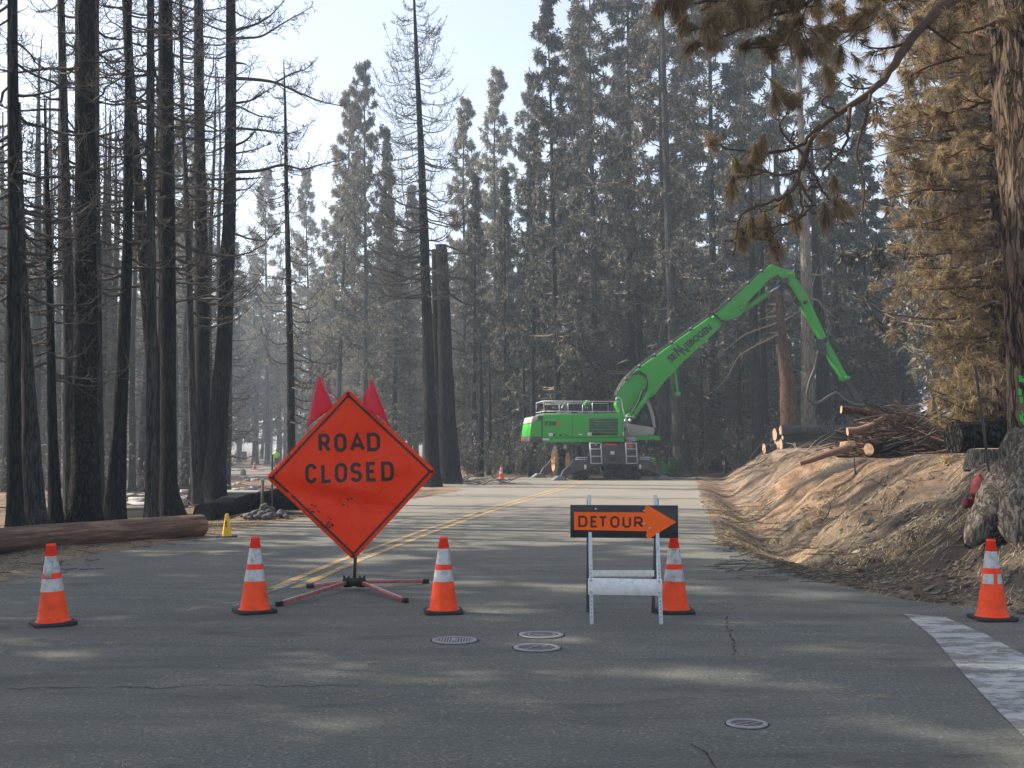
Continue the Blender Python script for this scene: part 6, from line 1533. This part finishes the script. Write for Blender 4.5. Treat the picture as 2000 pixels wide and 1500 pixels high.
scatter_sticks('clearing_litter', 'dead wood on the burnt ground between the left trunks', [(0, 500, 935, 1000), (380, 560, 905, 960)], 300, 706, .2, 1.3, .02, M_twig, el=.2)
# straw
def straw(name, label, n, seed, region, L=.13, wd=.0035, bunch=0):
    r = np.random.RandomState(seed); x0, x1, y0, y1 = region; X = []; 
    u = r.rand(n) ** 1.0; y = y0 + (y1 - y0) * u; s = x0 + (x1 - x0) * r.rand(n)
    x = (xr(y) + s) if name != 'road_straw' and 'left' not in name else (xl(y) - s if 'left' in name else s)
    if bunch:
        c = r.randint(0, bunch, n); bx_ = r.rand(bunch) * (x1 - x0) + x0; by = (r.rand(bunch) ** 1.3) * (y1 - y0) + y0; sg = .03 + .25 * r.rand(bunch) ** 2
        x = bx_[c] + r.randn(n) * sg[c] * 1.4; y = by[c] + r.randn(n) * sg[c]
        k_ = (x < xr(y)) & (x > xl(y)); x = x[k_]; y = y[k_]; n = len(x)
    dens = fbm(x * .9, y * .9, 3) + r.rand(n) * .5; k_ = dens > (0.0 if not bunch else -9); x = x[k_]; y = y[k_]; n = len(x)
    an = r.rand(n) * PI; ll = L * (.5 + r.rand(n)); dx, dy = np.cos(an) * ll, np.sin(an) * ll; px, py = -np.sin(an) * wd, np.cos(an) * wd
    z0 = np.maximum(terr(x, y), 0.0 if bunch else -9) + .008; z1 = np.maximum(terr(x + dx, y + dy), 0.0 if bunch else -9) + .006 + .03 * r.rand(n) * (0.3 if bunch else 1)
    V = np.stack([np.stack([x - px, y - py, z0], -1), np.stack([x + px, y + py, z0], -1), np.stack([x + dx, y + dy, z1], -1)], 1).reshape(-1, 3)
    i = np.arange(n)[:, None] * 3; o = Buf().add(V, np.concatenate([i, i + 1, i + 2], 1)).obj(name, M_straw); o['kind'] = 'stuff'; o['label'] = label; return o
def chips(name, label, n, seed, region, mat):
    r = np.random.RandomState(seed); x0, x1, y0, y1 = region; y = y0 + (y1 - y0) * r.rand(n) ** 1.3; x = xr(y) + x0 + (x1 - x0) * r.rand(n)
    k_ = fbm(x * .8 + 9, y * .8, 4) + r.rand(n) * .5 > .25; x = x[k_]; y = y[k_]; n = len(x); a = r.rand(n, 1) * 6.28 + np.array([[0, 1.2, 3.1, 4.4]]); s_ = .008 + .03 * r.rand(n, 1) ** 3
    X_ = x[:, None] + np.cos(a) * s_ * 1.6; Y_ = y[:, None] + np.sin(a) * s_ * (1 + r.rand(n, 4)); Z_ = terr(X_, Y_) + .004 + r.rand(n, 4) * .02
    i = np.arange(n)[:, None] * 4; o = Buf().add(np.stack([X_, Y_, Z_], -1).reshape(-1, 3), np.concatenate([i, i+1, i+2, i+3], 1)).obj(name, mat); o['kind'] = 'stuff'; o['label'] = label
chips('bark_chips', 'dark charred bark chips on the cut bank', 26000, 811, (0, 9, 11, 40), M_scorchdark)
chips('pale_chips', 'pale wood chips and ash flakes on the cut bank', 9000, 812, (0, 9, 11, 40), M_tanleaf)
straw('bank_straw', 'fallen tan pine needles covering the cut bank', 38000, 801, (-.1, 9, 10.5, 34), L=.14, wd=.004)
straw('verge_left_straw', 'fallen pine needles on the left verge', 16000, 802, (.1, 5, 13, 34))
straw('road_straw', 'stray pine needles on the asphalt', 5200, 803, (-7, 8, 5.5, 30), L=.10, wd=.0016, bunch=420)

# dry grass tufts in the ditch
def grass_tuft(px, py, sz, label, seed):
    q = gt(px, py); t = thing('dry_grass_tuft', label, 'grass tuft', (q.x, q.y, q.z - .02)); b = Buf(); r = np.random.RandomState(seed)
    for k in range(5): brush(b, (r.randn() * .03, r.randn() * .03, .06), (r.randn() * .5, r.randn() * .5, .9), 90, sz, r, .0035, .9, .5)
    b.obj('blades', M_straw, t, kind='stuff'); return t
grass_tuft(1600, 1008, .42, 'pale dry seedling tuft halfway up the cut bank', 1)
grass_tuft(1578, 1028, .36, 'pale dry seedling tuft just below the first on the bank', 2)
grass_tuft(1514, 1058, .3, 'flat straw coloured tuft in the ditch bottom', 3)
grass_tuft(1850, 865 + 40, .4, 'bright straw tuft at the left end of the huge charred log', 4)
grass_tuft(1425, 1046, .2, 'low tuft of dry grass at the asphalt edge', 5)
b0 = gt(1671, 925); t = thing('dead_seedling', 'single bent dead seedling on the crest of the bank', 'seedling', b0); Buf().tube([(0, 0, -.05), (-.02, 0, .2), (-.03, 0, .42)], [.02, .012, .008], 6).obj('stem', M_twig, t)
t_ = gt(1605, 1020); t = thing('charred_seedling', 'dark bent seedling stem beside the dry tufts on the bank', 'twig', t_); Buf().tube([(0, 0, 0), (.12, 0, .14), (.17, 0, .3), (.12, 0, .42)], [.014, .012, .01, .006], 6).obj('stem', M_twig, t)

# green regrowth behind the cab
for i, (px, py, s_) in enumerate([(1290, 900, .55), (1306, 908, .45)]):
    b0 = at(px, HOR, 60 + i); b0.z = tz(b0.x, b0.y); t = thing('green_shrub', ['small living green shrub behind the machine outrigger', 'smaller green shrub right of the first one'][i], 'shrub', b0); r = np.random.RandomState(i)
    P, R = branches(straight, r.rand(12) * .1, .5 * (1 + r.rand(12)) * s_, r.rand(12) * 6.28, np.full(12, .015), 1.4, .2, m=6, wob=.1, r=r); Buf().tubes(P, R, 3).obj('stems', M_twig, t, kind='stuff')
    lf = Buf(); pp = P[:, 2:].reshape(-1, 3); tufts(lf, pp, r.randn(len(pp), 3), 9, .16, .07, r=r); lf.obj('leaves', M_green, t, kind='stuff')

# ---------------------------------------------------------------- left clearing details
q = gt(517, 1012)
for i in range(38):
    a = rnd.random() * 6.28; rr = rnd.random() ** .6 * .40; s_ = rnd.uniform(.06, .115)
    bm = bmesh.new(); bmesh.ops.create_icosphere(bm, subdivisions=2, radius=s_)
    for v in bm.verts: v.co *= 1 + .9 * float(vnoise(v.co.x * 14 + i * 3.7, v.co.y * 14 + v.co.z * 11)); v.co.z *= .65
    x, y = q.x + rr * math.cos(a) * 1.3, q.y + rr * math.sin(a); z = tz(x, y) + .03 + max(0, .30 - rr * .7) * rnd.random()
    o = Buf().bm(bm).obj('stone', M_stone, None, smooth=False, loc=(x, y, z)); tag(o, 'grey stone in the small heap round the two posts', 'stone', 'stones of the heap at the posts')
def post(px, py, top, w_, mat, label, lean=0, dx=0):
    q = gt(px, py); H = (py - top) * q.y / F; t = thing('post', label, 'post', (q.x, q.y, q.z - .05)); Buf().bar((0, 0, 0), (lean, 0, H + .05), w_ * q.y / F, .05).obj('post', mat, t)
    Buf().bar((lean, 0, H + .05), (lean * 1.02, 0, H + .07), w_ * q.y / F * 1.15, .06).obj('post_cap', mat, t); return t
post(512, 1008, 940, 5, M_rust, 'squat dark post rising from the stone heap')
post(531, 1005, 890, 3, M_rust, 'thin tall rusty stake right of the stone heap post')
post(428, 936, 901, 3, M_sticker, 'leaning white stake in the dirt clearing', lean=.35)
def backsign():
    q = gt(475, 918); k = q.y / F; t = thing('road_sign', 'grey back of a small square sign on a thin pole in the clearing', 'sign', (q.x, q.y, q.z - .05))
    Buf().bar((0, 0, 0), (0, 0, 62 * k), .07, .07).obj('pole', M_steel, t); Buf().box((-7 * k, -.06, 20 * k), (7 * k, -.03, 37 * k)).obj('sign_panel', M_steeldark, t, bevel=.01); return t
backsign()
q = gt(475, 928); t = thing('tree_stump', 'small pale stump at the foot of the distant sign pole', 'stump', (q.x, q.y, q.z - .1)); k = q.y / F
trunk_buf([(0, 0, 0), (0, 0, 12 * k)], [6 * k, 5 * k], k=14, rows=8, flare=.1).obj('stump_bark', M_palebark, t); Buf().lathe([(4.8 * k, 12 * k + .01), (0, 12 * k + .02)], 14).obj('cut_top', M_cut, t)
q = gt(347, 918); t = thing('tree_stump', 'tiny reddish stump between the left trunks', 'stump', (q.x, q.y, q.z - .1)); k = q.y / F
trunk_buf([(0, 0, 0), (0, 0, 8 * k)], [3 * k, 2.6 * k], k=12, rows=8, flare=.1).obj('stump_bark', M_redbark, t); Buf().lathe([(2.5 * k, 8 * k + .01), (0, 8 * k + .02)], 12).obj('cut_top', M_cut, t)
# little red flag marker
q = gt(283, 925); k = q.y / F; t = thing('marker_flag', 'small red warning flag on a pole between the left trunks', 'flag', (q.x, q.y, q.z)); Buf().tube([(-4 * k, 0, 0), (-4 * k, 0, 50 * k)], .04, 6).obj('pole', M_sticker, t)
o = Buf().add([(-4 * k, 0, 50 * k), (4 * k, .1, 44 * k), (3 * k, -.1, 36 * k), (-4 * k, 0, 41 * k)], [(0, 1, 2, 3)]).obj('cloth', M_flag, t); mq = o.modifiers.new('thick', 'SOLIDIFY'); mq.thickness = .02
# concrete remains
def slab(px, py, w_, h_, dep, mat, label, name='concrete_block', rz=0):
    q = gt(px, py); k = q.y / F; t = thing(name, label, 'block', (q.x, q.y, q.z - .05), (0, 0, rz))
    Buf().box((-w_ / 2 * k, 0, 0), (w_ / 2 * k, dep, h_ * k + .05)).obj('block', mat, t, bevel=.03); Buf().box((-w_ / 2 * k - .02, -.02, h_ * k + .052), (w_ / 2 * k + .02, dep + .02, h_ * k + .10)).obj('coping', mat, t, bevel=.01); return t
slab(262, 1012, 50, 17, .5, M_concrete, 'low sooty concrete block behind the left trunks')
slab(92, 1025, 34, 30, .3, M_concrete, 'pale concrete remnant between the leftmost trunks')
slab(455, 985, 90, 20, 1.4, M_concrete, 'low walled tank remnant behind the joined trunks', 'tank_remnant', .15)
q = gt(443, 985); k = q.y / F; t = thing('old_tyre', 'half buried dark tyre against the low wall remnant', 'tyre', (q.x, q.y - .15, q.z - .1)); Buf().lathe([(14 * k * .6, -.08), (14 * k, -.09), (14 * k, .09), (14 * k * .6, .08)], 24, (0, 0, 9 * k), 'Y').obj('tyre', M_rubber, t, smooth=True)
b_ = Buf(); rr_ = np.random.RandomState(9)
for i in range(90):
    q = gt(rr_.uniform(380, 520), rr_.uniform(925, 965)) if i % 2 else gt(rr_.uniform(250, 420), rr_.uniform(930, 1000))
    s_ = rr_.uniform(.05, .3); b_.box((-s_, -s_ * .6, -s_ * .2), (s_, s_ * .6, s_ * .4), Matrix.Translation(q) @ Matrix.Rotation(rr_.rand() * 6, 4, 'Z') @ Matrix.Rotation(rr_.randn() * .3, 4, 'X'))
o = b_.obj('rubble', M_concrete, kind='stuff'); o['label'] = 'scattered burnt rubble in the clearing'
# distant road strip in the clearing
c_ = [gt(420, 924), gt(470, 921), gt(530, 919), gt(640, 917)]
rb = Buf(); V = []
for q in resample(c_, 2.0):
    for s_ in (-2.6, 2.6): V.append((q.x, q.y + s_, tz(q.x, q.y + s_) + .06))
n = len(V) // 2; rb.add(V, [(2*i, 2*i+2, 2*i+3, 2*i+1) for i in range(n - 1)]).obj('far_road', M_asphalt, kind='structure')
# overhead cable
q0 = at(-60, 340, 27); q1 = at(575, 545, 39.5); pts = []
for i in range(25):
    t_ = i / 24; v = q0.lerp(q1, t_); v.z -= .5 * math.sin(PI * t_); pts.append(v)
o = Buf().tube(pts, .014, 5).obj('cable', M_steeldark); tag(o, 'thin slack cable crossing between the burnt trunks at left', 'cable')
# roof of something green-grey behind
q = gt(790, 905); 
# ---------------------------------------------------------------- far worker
q = gt(539, 914); H = 1.75; k = q.y / F; print('worker', q)
pw = thing('person', 'person in a hi-vis yellow shirt and white hard hat standing far off', 'person', (q.x, q.y, q.z - .02), (0, 0, .3))
def skin_mesh(name, verts, edges, radii, mat, parent, sub=2):
    me = bpy.data.meshes.new(name); me.from_pydata(verts, edges, []); o = bpy.data.objects.new(name, me); C.objects.link(o); o.parent = parent
    s = o.modifiers.new('skin', 'SKIN'); 
    for i, rr in enumerate(radii): me.skin_vertices[0].data[i].radius = (rr, rr) if not isinstance(rr, tuple) else rr
    me.skin_vertices[0].data[0].use_root = True; q = o.modifiers.new('sub', 'SUBSURF'); q.levels = sub; q.render_levels = sub; me.materials.append(mat); return o
if True:
    V = [(0, 0, .95), (0, 0, 1.15), (0, 0, 1.38), (0, 0, 1.48), (0, -.01, 1.56), (0, -.02, 1.68), (-.19, 0, 1.40), (-.27, .0, 1.13), (-.20, -.16, 1.0), (.19, 0, 1.40), (.28, 0, 1.13), (.22, -.15, 1.0), (-.10, 0, .90), (-.12, -.01, .50), (-.13, .02, .09), (-.14, -.14, .04), (.10, 0, .90), (.13, -.01, .50), (.15, .02, .09), (.17, -.14, .04), (-.19, -.23, .98), (.21, -.22, .98)]
    E = [(0, 1), (1, 2), (2, 3), (3, 4), (4, 5), (2, 6), (6, 7), (7, 8), (2, 9), (9, 10), (10, 11), (0, 12), (12, 13), (13, 14), (14, 15), (0, 16), (16, 17), (17, 18), (18, 19), (8, 20), (11, 21)]
    Rr = [.15, .14, .17, .07, .06, .095, .065, .045, .03, .065, .045, .03, .09, .065, .05, .035, .09, .065, .05, .035, .035, .035]
    me = bpy.data.meshes.new('body'); me.from_pydata(V, E, []); ob = bpy.data.objects.new('body', me); C.objects.link(ob); ob.parent = pw
    m_ = ob.modifiers.new('skin', 'SKIN'); 
    if not me.skin_vertices: bpy.context.view_layer.objects.active = ob
    sv = me.skin_vertices[0].data if me.skin_vertices else None
    if sv:
        for i, rr in enumerate(Rr): sv[i].radius = (rr, rr)
        sv[0].use_root = True
    q2 = ob.modifiers.new('sub', 'SUBSURF'); q2.levels = 1; q2.render_levels = 1; me.materials.append(M_skin)
Buf().lathe([(.175, .92), (.18, 1.0), (.17, 1.15), (.2, 1.32), (.19, 1.42), (.1, 1.49), (.06, 1.5)], 18).obj('shirt', M_hiviz, pw, smooth=True)
for s_ in (-1, 1): Buf().tube([(s_ * .17, 0, 1.41), (s_ * .27, 0, 1.14), (s_ * .24, -.08, 1.07)], [.085, .065, .055], 10).obj('sleeve', M_hiviz, pw, smooth=True)
for s_ in (-1, 1): Buf().tube([(s_ * .08, 0, .97), (s_ * .12, 0, .5), (s_ * .14, .02, .08)], [.12, .09, .075], 10).obj('trouser_leg', M_pants, pw, smooth=True)
for s_ in (-1, 1): Buf().box((s_ * .14 - .055, -.2, 0), (s_ * .14 + .055, .08, .1)).obj('boot', M_rubber, pw, bevel=.02)
Buf().lathe([(.16, 1.70), (.13, 1.71), (.125, 1.78), (.09, 1.84), (0, 1.86)], 18).obj('hard_hat', M_sticker, pw, smooth=True)
